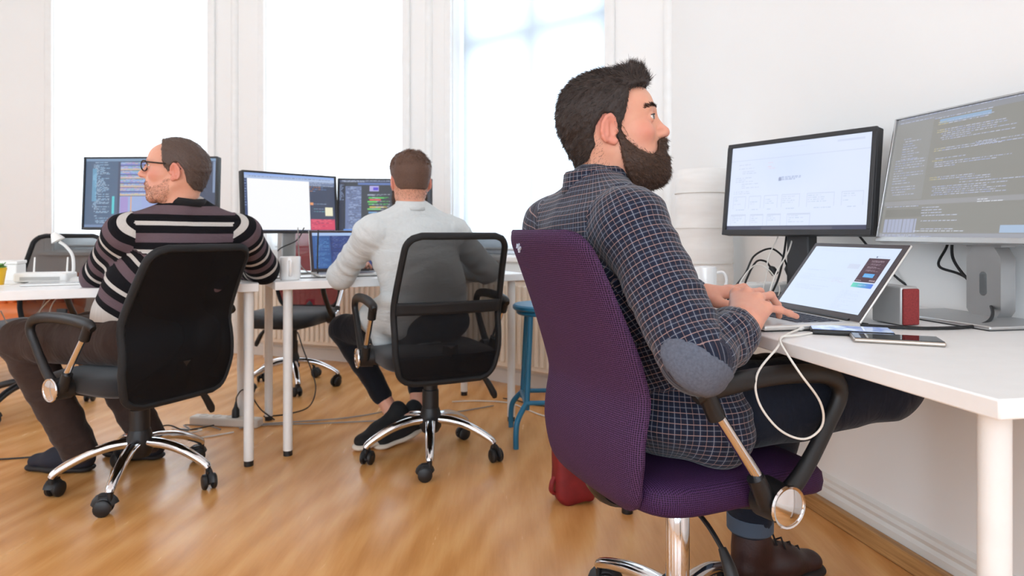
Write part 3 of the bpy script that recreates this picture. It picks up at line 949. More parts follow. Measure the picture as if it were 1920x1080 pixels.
def img_code2():
    a = canvas(180, 104, (58, 60, 66)); rect(a, 0, 0, 1, .05, (78, 86, 112)); lines(a, .03, .01, .9, .05, [(190, 200, 225)], 2, 1.2, 1, False)
    rect(a, .2, .06, 1, .1, (98, 122, 180)); rect(a, .0, .06, .05, 1, (64, 68, 84)); lines(a, .01, .1, .05, .4, [(160, 180, 220)], 3, 1.3, 2, False)
    rect(a, .07, .13, .24, .97, (112, 126, 164)); lines(a, .08, .14, .24, .97, [(165, 180, 215), (80, 88, 112)], 2, 1.2, 3)
    rect(a, .33, .12, .43, .22, (176, 170, 225)); rect(a, .37, .15, .42, .2, (90, 70, 200))
    for i, (y, c) in enumerate(((.28, (150, 160, 180)), (.34, (90, 190, 90)), (.38, (220, 90, 90)), (.42, (110, 200, 100)), (.47, (90, 185, 95)), (.52, (205, 180, 90)), (.56, (120, 200, 110)), (.63, (110, 160, 210)))):
        rect(a, .31+.01*(i % 3), y, .31+.06+.04*((i*7) % 4), y+.025, c); lines(a, .36, y, .55, y+.03, [c, (190, 196, 210)], 2, 1, i+20, False)
    lines(a, .3, .68, .6, .95, code_cols(), 3, 1, 55); rect(a, .05, .965, 1, 1, (110, 150, 220)); return a
def img_laptop():
    a = canvas(300, 190, (214, 228, 250))
    lines(a, .05, .04, .6, .10, [(206, 219, 243)], 3, 1, 2, False)
    rect(a, .56, .27, .69, .34, (205, 214, 236)); lines(a, .1, .40, .35, .42, [(190, 202, 226)], 2, 1.2, 3, False)
    lines(a, .06, .48, .55, .62, [(196, 208, 234), (203, 214, 238)], 4, 1.1, 4, False); lines(a, .48, .5, .62, .58, [(200, 205, 232), (210, 190, 215)], 4, 1.1, 5, False)
    lines(a, .08, .66, .50, .73, [(186, 198, 224), (196, 206, 232)], 4, 1.2, 6, False)
    rect(a, .735, .165, .955, .53, (74, 44, 56)); 
    for i, (x0, x1) in enumerate(((.78, .91), (.795, .895), (.775, .915), (.78, .91))):
        y = .20+.048*i; lines(a, x0, y, x1, y+.03, [(198, 176, 190), (178, 152, 168)], 3, 1.4, 60+i, False)
    rect(a, .79, .40, .90, .46, (92, 170, 232)); lines(a, .80, .42, .89, .445, [(150, 205, 245)], 2, 1.4, 66, False)
    lines(a, .745, .495, .80, .52, [(220, 205, 215)], 2, 1.5, 67, False); lines(a, .885, .495, .945, .52, [(220, 205, 215)], 2, 1.5, 68, False)
    h, w, _ = a.shape; x0, x1 = int(.735*w), int(.955*w)
    for x in range(x0, x1):
        t = (x-x0)/(x1-x0); a[int(.55*h):int(.62*h), x] = np.array((112, 222, 190))*(1-t)+np.array((80, 120, 226))*t
    lines(a, .80, .575, .91, .60, [(196, 216, 248)], 2, 1.4, 70, False)
    rect(a, .80, .135, .812, .155, (90, 96, 130)); lines(a, .82, .14, .94, .15, [(190, 202, 230)], 2, .9, 71, False)
    lines(a, .66, .66, .88, .96, [(196, 208, 234), (203, 214, 240)], 4, .9, 72, False)
    return a

def mid(pL, pR): return ((pL[0]+pR[0])/2, (pL[1]+pR[1])/2)
def mon_at(pL, pR):   # screen seen from the camera side: pL its left, pR its right end
    return mid(pL, pR), math.atan2(pR[1]-pL[1], pR[0]-pL[0])
# right wall pair
m, a = mon_at((.712, 2.195), (.988, 1.790))
monitor('black framed monitor with a pale diagram on its screen', (*m, DESK_Z), a, .492, .307, .930, R(7), img_diagram(), M_DKG, .013, .017, base=(.22, .17))
monitor('large silver monitor with grey code on its screen at the right edge', (*uv(1.335, 1.268), DESK_Z), A-math.pi/2, .575, .345, .913, R(11), img_greycode(), M_STEEL, .0035, .013, 'slot', stand_m=M_STEEL, depth=.022, scr=M_SCR2, base=(.30, .19))
# far desks
m, a = mon_at((-1.976, 2.99), (-1.349, 2.97))
monitor('large monitor with colourful code behind the man in the striped sweater', (*m, DESK_Z), a, .627, .337, .95, R(3), img_darkide(), M_DKG, .008, .012, base=(.22, .17))
m, a = mon_at((-1.232, 2.985), (-.896, 3.34))
monitor('monitor with a blank white page on its screen', (*m, DESK_Z), a, .49, .292, .935, R(4), img_mixed(), M_DKG, .009, .012, stand_m=M_STEEL, base=(.2, .16), sx=.0)
m, a = mon_at((-.925, 3.45), (-.43, 3.50))
monitor('monitor with dark code half hidden by the man in the pale shirt', (*m, DESK_Z), a, .5, .292, .935, R(4), img_code2(), M_DKG, .009, .012, base=(.2, .16))

# ================================================================== LAPTOPS
def laptop(label, loc, rz, w, d, img, open_deg, keys=True, lid_h=None):
    """origin: middle of the front edge on the desk; the user sits on local -y"""
    r = thing('laptop', label, 'laptop', loc, rz)
    lid_h = lid_h or d*.97
    MB().box((0, d/2, .0085), (w, d, .011)).build('base', M_STEEL2, r, bevel=.004, seg=3)
    MB().box((0, d/2, .0015), (w*.94, d*.94, .003)).build('underside_pad', M_BLK, r)
    kb = MB().box((0, d*.64, .0142), (w*.86, d*.47, .0008)).build('keyboard', mat('keyboard_well', (150, 152, 158), .5), r)
    if keys:
        km = MB().box((0, 0, 0), (w*.86/14.5*.80, d*.47/6*.78, .0016)).mesh('key', mat('black_key', (34, 38, 52), .55), smooth=False)
        for j in range(6):
            for i in range(14):
                if j == 0 and 4 <= i <= 8: continue
                k = link_mesh('key', km, kb)
                k.location = (-w*.43+w*.86/14.5*(i+.62+.18*(j % 2)), d*.64-d*.235+d*.47/6*(j+.5), .0153)
        s = MB().box((-w*.43+w*.86/14.5*7, d*.64-d*.235+d*.47/12, .0153), (w*.86/14.5*4.7, d*.47/6*.78, .0016)).build('space_key', mat('black_key', (34, 38, 52), .55), kb)
    MB().box((0, d*.2, .0142), (w*.34, d*.3, .0006)).build('trackpad', mat('trackpad_metal', (200, 200, 202), .4, .5), r)
    th = R(open_deg); ct, st = math.cos(th), math.sin(th)       # angle back from vertical
    fn = lambda x, z, y=0.: (x, d-.004+z*st+y*ct, .014+z*ct-y*st)
    Rm = rotm(-th, 0, 0)
    lid = MB().box(fn(0, lid_h/2, .003), (w, .005, lid_h), Rm).build('lid', M_STEEL2, r, bevel=.002)
    MB().box(fn(0, lid_h/2, .0), (w*.985, .0015, lid_h*.985), Rm).build('bezel', mat('laptop_bezel', (58, 46, 48), .3), lid)
    screen_mesh('screen', img, w*.90, lid_h*.86, M_SCR, lid, lambda x, z: fn(x, z+lid_h*.08, -.0016))
    MB().cyl((-w*.4, d-.004, .014), (w*.4, d-.004, .014), .005, n=10).build('hinge', M_BLK, r)
    return r
M_STEEL2 = mat('silver_laptop_shell', (214, 212, 208), .36, .6)
laptop('open silver laptop under the hands of the man in the plaid shirt', (*uv(.765, 1.355), DESK_Z), A-math.pi/2, .314, .225, img_laptop(), 38, lid_h=.207)
def img_lap2():
    a = canvas(120, 80, (52, 66, 118)); rect(a, 0, 0, 1, .09, (170, 195, 235)); rect(a, 0, .09, .3, 1, (56, 92, 150))
    lines(a, .05, .14, .28, .95, [(110, 160, 210), (90, 130, 190)], 3, 1.2, 2); lines(a, .33, .12, .95, .95, [(95, 120, 185), (120, 140, 195), (70, 90, 160)], 3, 1.1, 3); return a
laptop('dark screened laptop in front of the man in the pale shirt', (-.715, 2.965, DESK_Z), R(28), .31, .215, img_lap2(), 18, keys=False)

# ================================================================== PEOPLE
def skin_mat(name, col, red):
    t = NT(name); v = t.coords('Object')
    n = t.noise(v, 24, 4, .6); n2 = t.noise(v, 420, 2)
    c = t.mix(n, lin(col), lin(red))
    at = t.node('ShaderNodeAttribute', attribute_name='blush'); sp = t.node('ShaderNodeSeparateColor'); t.link(at.outputs['Color'], sp.inputs[0])
    c = t.mix(sp.outputs[0], c, lin((206, 112, 98))); c = t.mix(sp.outputs[1], c, lin((176, 92, 88)))
    t.link(c, t.b.inputs['Base Color'])
    t.b.inputs['Roughness'].default_value = .48
    t.b.inputs['Specular IOR Level'].default_value = .35
    t.b.inputs['Subsurface Weight'].default_value = .25
    t.b.inputs['Subsurface Radius'].default_value = (.010, .004, .002)
    t.b.inputs['Subsurface Scale'].default_value = .5
    t.bump(n2, .06, .002)
    return t.m
M_SKIN = skin_mat('fair_skin', (226, 174, 148), (212, 146, 122))
def hair_mat(name, c0, c1):
    t = NT(name); v = t.coords('Object'); n = t.noise(v, 320, 3, .7)
    at = t.node('ShaderNodeAttribute', attribute_name='tone'); sp = t.node('ShaderNodeSeparateColor'); t.link(at.outputs['Color'], sp.inputs[0])
    f = t.math('ADD', t.math('MULTIPLY', n, .45), t.math('MULTIPLY', sp.outputs[0], .62))
    t.link(t.ramp(f, [(.22, lin(c0)), (.5, tuple((a+b)/2 for a, b in zip(lin(c0), lin(c1)))), (.92, tuple(min(1, x*1.25) for x in lin(c1)))]), t.b.inputs['Base Color'])
    t.b.inputs['Roughness'].default_value = .55; t.b.inputs['Specular IOR Level'].default_value = .3
    t.bump(n, .3, .002); return t.m
M_HAIR1 = hair_mat('dark_brown_hair', (19, 15, 14), (80, 66, 60))
M_BEARD1 = hair_mat('brown_beard', (22, 15, 12), (98, 70, 54))
M_HAIR2 = hair_mat('mid_brown_hair', (62, 49, 44), (112, 92, 82))
M_HAIR3 = hair_mat('chestnut_hair', (56, 39, 32), (134, 100, 82))

def basis(fwd, pitch=0., roll=0.):
    f = np.array((math.cos(fwd)*math.cos(pitch), math.sin(fwd)*math.cos(pitch), math.sin(pitch)))
    l = np.array((-math.sin(fwd), math.cos(fwd), 0.)); u = np.cross(f, l)
    if roll: l, u = l*math.cos(roll)+u*math.sin(roll), u*math.cos(roll)-l*math.sin(roll)
    return np.stack([f, l, u], 1)

def head_field(h=.0026, jaw=1., nose=1., neck=((-.022, 0, -.03), (-.010, 0, -.125)), nr=(.057, .056)):
    F = Field((-.155, -.118, -.19), (.165, .118, .185), h)
    F.op(ell((.002, 0, .042), (.092, .076, .083)), .01)
    F.op(ell((-.03, 0, .015), (.068, .070, .07)), .03)
    F.op(ell((.052, 0, .055), (.048, .060, .046)), .02)
    F.op(ell((.046, 0, -.018), (.055, .060, .080)), .025)
    F.op(ell((.040, 0, -.058), (.055, .054*jaw, .045)), .025)
    for s in (-1, 1):
        F.op(cone((-.002, s*.056, -.035), (.05, s*.04, -.085), .012, .016), .03)
        F.op(ell((.064, s*.044, -.008), (.026, .018, .018)), .02)
    F.op(ell((.084, 0, -.090), (.019, .024, .020)), .025)
    F.op(cone(neck[0], neck[1], nr[0], nr[1]), .03)
    # brow, eyes, nose, mouth
    for s in (-1, 1):
        F.op(cone((.095, s*.010, .041), (.082, s*.043, .044), .009, .008), .014)
        F.op(ell((.101, s*.032, .022), (.014, .016, .012)), .016, 's')
        F.op(ell((.0845, s*.0325, .0245), (.0138, .0145, .0135)), .004)
        F.op(ell((.0985, s*.0365, .0245), (.0135, .0160, .0050)), .002, 's')
    F.op(cone((.098, 0, .028), (.116*nose, 0, -.004), .0075, .0105), .012)
    F.op(ell((.118*nose, 0, -.008), (.0115, .0115, .0105)), .01)
    for s in (-1, 1):
        F.op(ell((.108, s*.0125, -.012), (.012, .0075, .0085)), .007)
        F.op(ell((.1125, s*.0065, -.0205), (.005, .0035, .005)), .003, 's')
    F.op(ell((.084, 0, -.042), (.022, .032, .03)), .015)
    F.op(cone((.0985, -.017, -.046), (.1055, 0, -.0425), .004, .0058), .006); F.op(cone((.0985, .017, -.046), (.1055, 0, -.0425), .004, .0058), .006)
    F.op(cone((.0965, -.015, -.0545), (.103, 0, -.058), .004, .0066), .006); F.op(cone((.0965, .015, -.0545), (.103, 0, -.058), .004, .0066), .006)
    F.op(cone((.109, -.016, -.0505), (.109, .016, -.0505), .0032, .0032), .003, 's')
    base = F.copy()
    for s in (-1, 1):
        Re = rotm(0, .2, 0) @ rotm(0, 0, s*-.35)
        F.op(ell((-.005, s*.078, .003), (.0180, .0062, .0300), Re), .006)
        F.op(ell((.0005, s*.0845, .002), (.0125, .0075, .0215), Re), .003, 's')
        arc = [np.array((-.005, s*.0795, .003))+Re @ np.array((.0155*math.cos(a), s*.0022, .0285*math.sin(a))) for a in np.radians((20, 55, 90, 125, 160, 195, 225, 250))]
        for q in range(7): F.op(cone(arc[q], arc[q+1], .0034, .0034), .004)
        F.op(ell((.0035, s*.078, -.0235), (.0085, .0052, .0085)), .005)
        F.op(cone((-.007, s*.0815, .017), (-.008, s*.0825, -.010), .0032, .0036), .004)
        F.op(ell((.0115, s*.0755, -.003), (.0034, .0036, .0055)), .005)
    return F, base

def hair_shell(base, poly, thick, extra=(), cut=()):
    H = base.copy(); S, X, Y, Z = H.sl(H.lo, H.lo+H.h*(H.n-1))
    H.a = base.a-thick(X, Y, Z).astype(np.float32)
    for p, k in extra: H.op(p, k)
    pd = poly2(poly, X[:, :, 0], Z[0]).astype(np.float32) if False else poly2(poly, X[:, 0, 0][:, None], Z[0, 0][None, :])[:, None, :].astype(np.float32)
    b = pd; a = H.a; k = .006
    t = np.clip(.5-.5*(a-b)/k, 0, 1); H.a = (a*(1-t)+b*t+k*t*(1-t)).astype(np.float32)
    for p, kk in cut: H.op(p, kk, 's')
    return H

def strands(V, F, n, length, flow, width=.0009, lift=.5, keep=None, curl=.25, seed=1, root=.0):
    g = np.random.default_rng(seed)
    N, fn = normals(V, F); ar = np.linalg.norm(fn, axis=1)
    C = V[F].mean(1)
    if keep is not None: ar = ar*keep(C)
    idx = g.choice(len(F), n, p=ar/ar.sum()); w = g.dirichlet((1, 1, 1, 1), n)
    P = (V[F[idx]]*w[:, :, None]).sum(1); Nn = N[F[idx, 0]]
    P = P-Nn*root
    D = flow(P, Nn); D = D-Nn*(D*Nn).sum(1, keepdims=True); D /= np.linalg.norm(D, axis=1, keepdims=True)+1e-9
    D = D+lift*Nn+g.normal(0, curl, (n, 3)); D /= np.linalg.norm(D, axis=1, keepdims=True)
    L = length*g.uniform(.55, 1.25, (n, 1)) if not callable(length) else length(P)[:, None]*g.uniform(.55, 1.2, (n, 1))
    side = np.cross(D, g.normal(0, 1, (n, 3))); side /= np.linalg.norm(side, axis=1, keepdims=True)
    bend = (flow(P, Nn)*.25+g.normal(0, .12, (n, 3)))*L
    pts = []
    for t, ww in ((0, 1), (.4, .9), (.75, .6), (1, .12)):
        c = P+D*L*t+bend*t*t
        pts += [c-side*width*ww, c+side*width*ww]
    VV = np.stack(pts, 1).reshape(-1, 3); o = np.arange(n)[:, None]*8
    FF = np.concatenate([np.concatenate([o+2*i, o+2*i+1, o+2*i+3, o+2*i+2], 1) for i in range(3)])
    return VV, FF

def xf(V, M, c): return V @ M.T+np.array(c)
def blush_of(V):
    x, y, z = V[:, 0], np.abs(V[:, 1]), V[:, 2]
    g = lambda dx, dy, dz, w: np.exp(-((x-dx)**2+(y-dy)**2+(z-dz)**2)/w**2)
    b = .5*np.clip((y-.071)/.008, 0, 1)*(np.abs(x) < .03)*(z > -.04)+.6*g(.118, 0, -.008, .016)+.55*g(.07, .05, -.008, .024)
    l = np.clip(1-np.abs((z+.0505)/.0125)**4, 0, 1)*np.clip(1-(y/.0205)**4, 0, 1)*(x > .092)
    return np.clip(b, 0, 1), np.clip(l, 0, 1)
def body_part(parts, m, parent, head_local):
    V, F = join(parts); o = part('body', (V, F), m, parent)
    c = np.zeros((len(V), 4), np.float32); c[:, 3] = 1; n = len(head_local); b, l = blush_of(head_local); c[:n, 0] = b; c[:n, 1] = l*.8
    n2 = n+len(parts[1][0])+len(parts[2][0]); c[n:n2, 0] = .18
    o.data.color_attributes.new('blush', 'FLOAT_COLOR', 'POINT').data.foreach_set('color', c.ravel())
    return o
def part(name, VF, m, parent, smooth=True):
    V, F = VF; me = np_mesh(name, V, F, m, smooth)
    return link_mesh(name, me, parent, world=True)

def hair_part(name, shell, sets, m, parent, M, c, sc, seed=0):
    g = np.random.default_rng(seed); ps = ([shell] if shell is not None else [])+list(sets)
    V, F = join(ps); o = part(name, (xf(V*sc, M, c), F), m, parent)
    tone = [np.full(len(shell[0]), .35)] if shell is not None else []
    for q in sets: tone.append(np.repeat(g.beta(2, 2.4, len(q[0])//8), 8))
    tone = np.concatenate(tone); col = np.stack([tone]*3+[np.ones_like(tone)], 1).astype(np.float32)
    o.data.color_attributes.new('tone', 'FLOAT_COLOR', 'POINT').data.foreach_set('color', col.ravel())
    return o

def hand(wrist, mcps, tips, thumb, h=.0024, wr=.027, fr=.0088):
    """mcps: pinky..index; tips: list of chains after the mcp"""
    P = [wrist]+list(mcps)+[q for c in tips for q in c]+list(thumb)
    P = np.array(P); F = Field(P.min(0)-.05, P.max(0)+.05, h)
    w = np.array(wrist, float); m = [np.array(x, float) for x in mcps]
    ctr = sum(m)/4; ax = ctr-w; ax /= np.linalg.norm(ax)
    side = m[0]-m[3]; side /= np.linalg.norm(side); nrm = np.cross(ax, side); nrm /= np.linalg.norm(nrm)
    if nrm[2] < 0: nrm = -nrm
    F.op(cone(w-ax*.06, w, wr*1.05, wr*.98, nrm, .75), .012)
    for i, q in enumerate(m):
        base = w+side*(.018-.012*i)+ax*.012
        F.op(cone(base, q-nrm*.004, .019, .0125 if i else .0115), .016)
    for i, c in enumerate(tips):
        r0 = fr*(.86, .97, 1.05, 1.02)[i]; pts = [m[i]]+[np.array(x, float) for x in c]
        F.op(ell(m[i]+nrm*.002, (.0105, .0105, .0105)), .008)
        for j in range(len(pts)-1):
            F.op(cone(pts[j], pts[j+1], r0*(1.04-.08*j), r0*(.98-.1*j)), .005)
    t = [np.array(x, float) for x in thumb]
    F.op(cone(w+ax*.015, t[0], .018, .0145), .014)
    for j in range(len(t)-1): F.op(cone(t[j], t[j+1], .0125-.001*j, .0115-.0015*j), .006)
    V, Fc = F.surf(); return relax(V, Fc, 1, .4), Fc

def chart_coords(P, ch):
    pts = [np.array(p, float) for p in ch['pts']]; best = np.full(len(P), 1e9); S = np.zeros(len(P)); ANG = np.zeros(len(P)); cum = 0.
    ref = np.array(ch['ref'], float)
    n = len(pts)-1
    for i in range(n):
        a, b = pts[i], pts[i+1]; d = b-a; L = np.linalg.norm(d); T = d/L
        t = ((P-a) @ T)/L
        tc = np.clip(t, -9 if i == 0 else 0, 9 if i == n-1 else 1)
        tq = np.clip(t, 0, 1)
        q = P-(a+tc[:, None]*d); ds = np.linalg.norm(P-(a+tq[:, None]*d), axis=1)
        r = ref-T*(ref@T); r /= np.linalg.norm(r); u = np.cross(T, r)
        m = ds < best
        best[m] = ds[m]; S[m] = cum+tc[m]*L; ANG[m] = np.arctan2((q@u)[m], (q@r)[m]); cum += L
    return best, S, ANG

def charted(V, F, charts):
    """assign each face to a chart (torso, sleeve, leg) and give it cloth coordinates in metres"""
    C = V[F].mean(1); D = []; SC_ = []; AN = []
    for ch in charts:
        d, s, a = chart_coords(C, ch); D.append(d-ch['rad']); AN.append(a)
    w = np.argmin(np.stack(D), 0); UV = np.zeros((len(F), F.shape[1], 2))
    VS = []
    for i, ch in enumerate(charts):
        d, s, a = chart_coords(V, ch); VS.append((s, a)); m = w == i
        ac = a[F[m]]; cc = AN[i][m][:, None]
        ac = cc+(ac-cc+np.pi) % (2*np.pi)-np.pi
        UV[m] = np.stack([ac*ch['r'], s[F[m]]], -1)
    return UV, w, VS

def garment(name, Fld, charts, m, parent, folds=.004, freq=(5, 16), it=2, seed=0, extra=None):
    V, F = Fld.surf(); V = relax(V, F, it, .5)
    UV, w, VS = charted(V, F, charts)
    N, _ = normals(V, F)
    vw = np.zeros(len(V), int); vw[F.ravel()] = np.repeat(w, F.shape[1])
    dsp = np.zeros(len(V)); ns = mnoise.noise
    for i in range(len(V)):
        ch = charts[vw[i]]; s, a = VS[vw[i]][0][i], VS[vw[i]][1][i]; r = ch['r']; fx, fy = ch.get('freq', freq)
        tw = s*ch.get('twist', 0)
        x, y = math.cos(a+tw)*r*fx, math.sin(a+tw)*r*fx
        v = ns(Vector((x, y, s*fy+seed))); v2 = ns(Vector((x*2.3, y*2.3, s*fy*2.1+9+seed)))
        dsp[i] = (1-abs(v)*2.2)*.6+v2*.5
    amp = folds
    if extra is not None: amp = extra(V)*folds
    V = V+N*(dsp*amp)[:, None]
    me = np_mesh(name, V, F, m)
    me.uv_layers.new(name='UVMap').data.foreach_set('uv', UV.astype(np.float32).ravel())
    o = link_mesh(name, me, parent, world=True)
    return o, V, F, UV, w

def fabric_bump(t, sc=900, st=.12, wr=.55):
    w = t.node('ShaderNodeTexNoise', i_Scale=1.0, i_Detail=3, i_Distortion=1.2); t.link(t.coords('UV', (11, 30, 1), (0, 0, .5)), w.inputs['Vector'])
    b1 = t.node('ShaderNodeBump', i_Strength=wr, i_Distance=.008); t.link(w.outputs[0], b1.inputs['Height'])
    b2 = t.node('ShaderNodeBump', i_Strength=st, i_Distance=.0015); t.link(t.noise(t.coords('UV', (1, 1, 1)), sc, 2), b2.inputs['Height'])
    t.link(b1.outputs[0], b2.inputs['Normal']); t.link(b2.outputs[0], t.b.inputs['Normal'])
def plaid_mat():
    t = NT('navy_plaid_flannel'); tc = t.node('ShaderNodeUVMap'); tc.uv_map = 'UVMap'
    sp = t.node('ShaderNodeSeparateXYZ'); t.link(tc.outputs[0], sp.inputs[0])
    P = .0195
    def line(x, off, w):
        f = t.math('FRACT', t.math('ADD', t.math('DIVIDE', x, P), off))
        return t.math('LESS_THAN', t.math('ABSOLUTE', t.math('SUBTRACT', f, .5)), w/2/P)
    n = t.noise(t.coords('UV', (1, 1, 1)), 60, 2)
    base = t.mix(n, lin((19, 22, 36)), lin((28, 33, 52)))
    u, v = sp.outputs[0], sp.outputs[1]
    sal, wht = lin((158, 130, 126)), lin((146, 150, 158))
    c = t.mix(t.math('MULTIPLY', line(u, .0, .0052), .3), base, lin((46, 56, 82)))
    c = t.mix(t.math('MULTIPLY', line(v, .5, .0050), .3), c, lin((46, 56, 82)))
    c = t.mix(t.math('MULTIPLY', line(u, .0, .0009), .75), c, wht)
    c = t.mix(t.math('MULTIPLY', line(v, .5, .0009), .65), c, wht)
    c = t.mix(t.math('MULTIPLY', line(u, .5, .0011), .45), c, sal)
    c = t.mix(t.math('MULTIPLY', line(v, .0, .0015), .75), c, sal)
    t.link(c, t.b.inputs['Base Color']); t.b.inputs['Roughness'].default_value = .85
    t.b.inputs['Sheen Weight'].default_value = .15; t.b.inputs['Specular IOR Level'].default_value = .2
    fabric_bump(t); return t.m
def cloth_mat(name, c0, c1, sc=40, bump=.12, wv=900):
    t = NT(name); n = t.noise(t.coords('UV', (1, 1, 1)), sc, 4, .65)
    t.link(t.mix(n, lin(c0), lin(c1)), t.b.inputs['Base Color']); t.b.inputs['Roughness'].default_value = .85
    t.b.inputs['Specular IOR Level'].default_value = .2; t.b.inputs['Sheen Weight'].default_value = .1
    fabric_bump(t, wv, bump); return t.m
def stripe_mat():
    t = NT('striped_knit'); tc = t.node('ShaderNodeUVMap'); tc.uv_map = 'UVMap'
    sp = t.node('ShaderNodeSeparateXYZ'); t.link(tc.outputs[0], sp.inputs[0])
    f = t.math('FRACT', t.math('DIVIDE', sp.outputs[1], .098))
    nd = t.node('ShaderNodeValToRGB'); t.link(f, nd.inputs[0]); nd.color_ramp.interpolation = 'CONSTANT'
    blk, wht, mau = lin((17, 15, 19)), lin((204, 198, 192)), lin((104, 86, 92))
    e = nd.color_ramp.elements; e[0].position, e[0].color = 0, (*blk, 1); e[1].position, e[1].color = .27, (*wht, 1)
    for p, c in ((.42, blk), (.67, mau)):
        x = e.new(p); x.color = (*c, 1)
    n = t.noise(t.coords('UV', (1, 1, 1)), 240, 2)
    t.link(t.mix(t.math('MULTIPLY', n, .25), nd.outputs[0], (.02, .02, .022)), t.b.inputs['Base Color'])
    t.b.inputs['Roughness'].default_value = .9; t.b.inputs['Specular IOR Level'].default_value = .15
    fabric_bump(t, 700, .25); return t.m
M_PLAID = plaid_mat(); M_STRIPE = stripe_mat()
M_JEANS = cloth_mat('dark_denim', (14, 18, 28), (26, 32, 46), 90, .2)
M_PATCH = mat('grey_blue_suede', (88, 93, 106), .9, var=.16, vscale=220, bump=.3, bscale=500)
M_HEM = cloth_mat('denim_turn_up', (58, 70, 86), (84, 96, 112), 120, .2)
M_BROWNTR = cloth_mat('brown_cotton', (50, 38, 34), (72, 56, 50), 30, .15)
M_SHIRT3 = cloth_mat('pale_blue_chambray', (196, 200, 200), (214, 217, 216), 60, .1)
M_BLKTR = cloth_mat('black_denim', (12, 13, 19), (22, 23, 30), 60, .15)
M_BOOT = mat('dark_brown_leather', (46, 24, 23), .45, var=.25, vscale=30, bump=.12, bscale=160)
M_SHOE2 = mat('navy_canvas_shoe', (24, 26, 40), .8, var=.1)
M_SHOE3 = mat('black_knit_shoe', (20, 20, 22), .85, var=.1)
M_SOLEW = mat('off_white_rubber', (214, 202, 186), .6)
M_SOLEB = mat('dark_rubber', (26, 20, 19), .7)

def shoe(parent, heel, toe, m_up, m_sole, boot=0., ankle=None, pitch=0., length=.285, wid=.046, laces=None):
    """heel and toe on the floor; local x runs heel to toe"""
    heel = np.array(heel, float); toe = np.array(toe, float); d = toe-heel; d /= np.linalg.norm(d)
    az = math.atan2(d[1], d[0]); M = basis(az, math.asin(d[2])); L = length
    F = Field((-.05, -.075, -.02), (L+.04, .075, .24), .004)
    F.op(cone((.035, 0, .045), (L*.55, 0, .046), .036, .044, (0, 0, 1), .95), .01)
    F.op(cone((L*.5, 0, .045), (L-.045, .004, .036), .045, .038, (0, 0, 1), .72), .03)
    F.op(cone((.04, 0, .05), (.055, 0, .115), .036, .038), .03)
    F.op(cone((.06, 0, .10), (L*.55, 0, .05), .034, .03), .03)
    if boot: F.op(cone((.045, 0, .10), (.05, 0, .10+boot), .044, .048, (0, 1, 0), .92), .025)
    S, X, Y, Z = F.sl(F.lo, F.lo+F.h*(F.n-1)); F.a = np.maximum(F.a, (.022-Z)+0*X+0*Y).astype(np.float32)
    V, Fc = F.surf(); V = relax(V, Fc, 2)
    o = part('shoe', (xf(V, M, heel), Fc), m_up, parent)
    G = Field((-.05, -.08, -.02), (L+.05, .08, .06), .004)
    G.op(cone((.032, 0, .014), (L*.5, 0, .014), .040, .046, (0, 0, 1), .36), .01)
    G.op(cone((L*.45, 0, .014), (L-.04, .004, .014), .046, .044, (0, 0, 1), .36), .015)
    V, Fc = G.surf(); V = relax(V, Fc, 1)
    part('sole', (xf(V, M, heel), Fc), m_sole, o)
    if laces:
        lb = MB()
        for i in range(5):
            t = .085+.026*i; z = .125-.014*i
            lb.tube([xf(np.array(p), M, heel) for p in ((t, -.027, z-.006), (t+.006, 0, z+.013), (t, .027, z-.006))], .0028, 6)
        lb.build('laces', laces, o, world=True)
    return o

def eyes(parent, M, c, sc, iris=(70, 66, 58)):
    for s in (-1, 1):
        p = xf(np.array((.0845, s*.0325, .0245))*sc, M, c)
        e = MB().superq((0, 0, 0), (.0123*sc,)*3, 1, 1, 20, 12)
        e.v = [tuple(xf(np.array(v), M, p)) for v in e.v]
        eo = e.build('eye', mat('eye_white', (228, 220, 214), .15), parent, world=True)
        G = rotm(0, 0, s*R(22))
        i = MB().lathe([(0, .0010), (.0028, .0009), (.0066, 0), (0, -.0012)], 18, (.01165*sc, 0, 0), rotm(0, math.pi/2, 0))
        i.v = [tuple(xf(G @ np.array(v), M, p)) for v in i.v]
        io = i.build('iris', mat('iris_%d' % iris[0], iris, .1), eo, world=True)
        lash = []
        for a in np.linspace(-.9, 1.25, 14):
            lash.append(xf(np.array((.0133*math.cos(a), s*.0133*math.sin(a), .0052-.0022*abs(a-.1)**1.5))*sc, M, p))
        MB().tube(lash, .0010, 6).build('eyelash', mat('lash_black', (26, 20, 18), .7), eo, world=True)

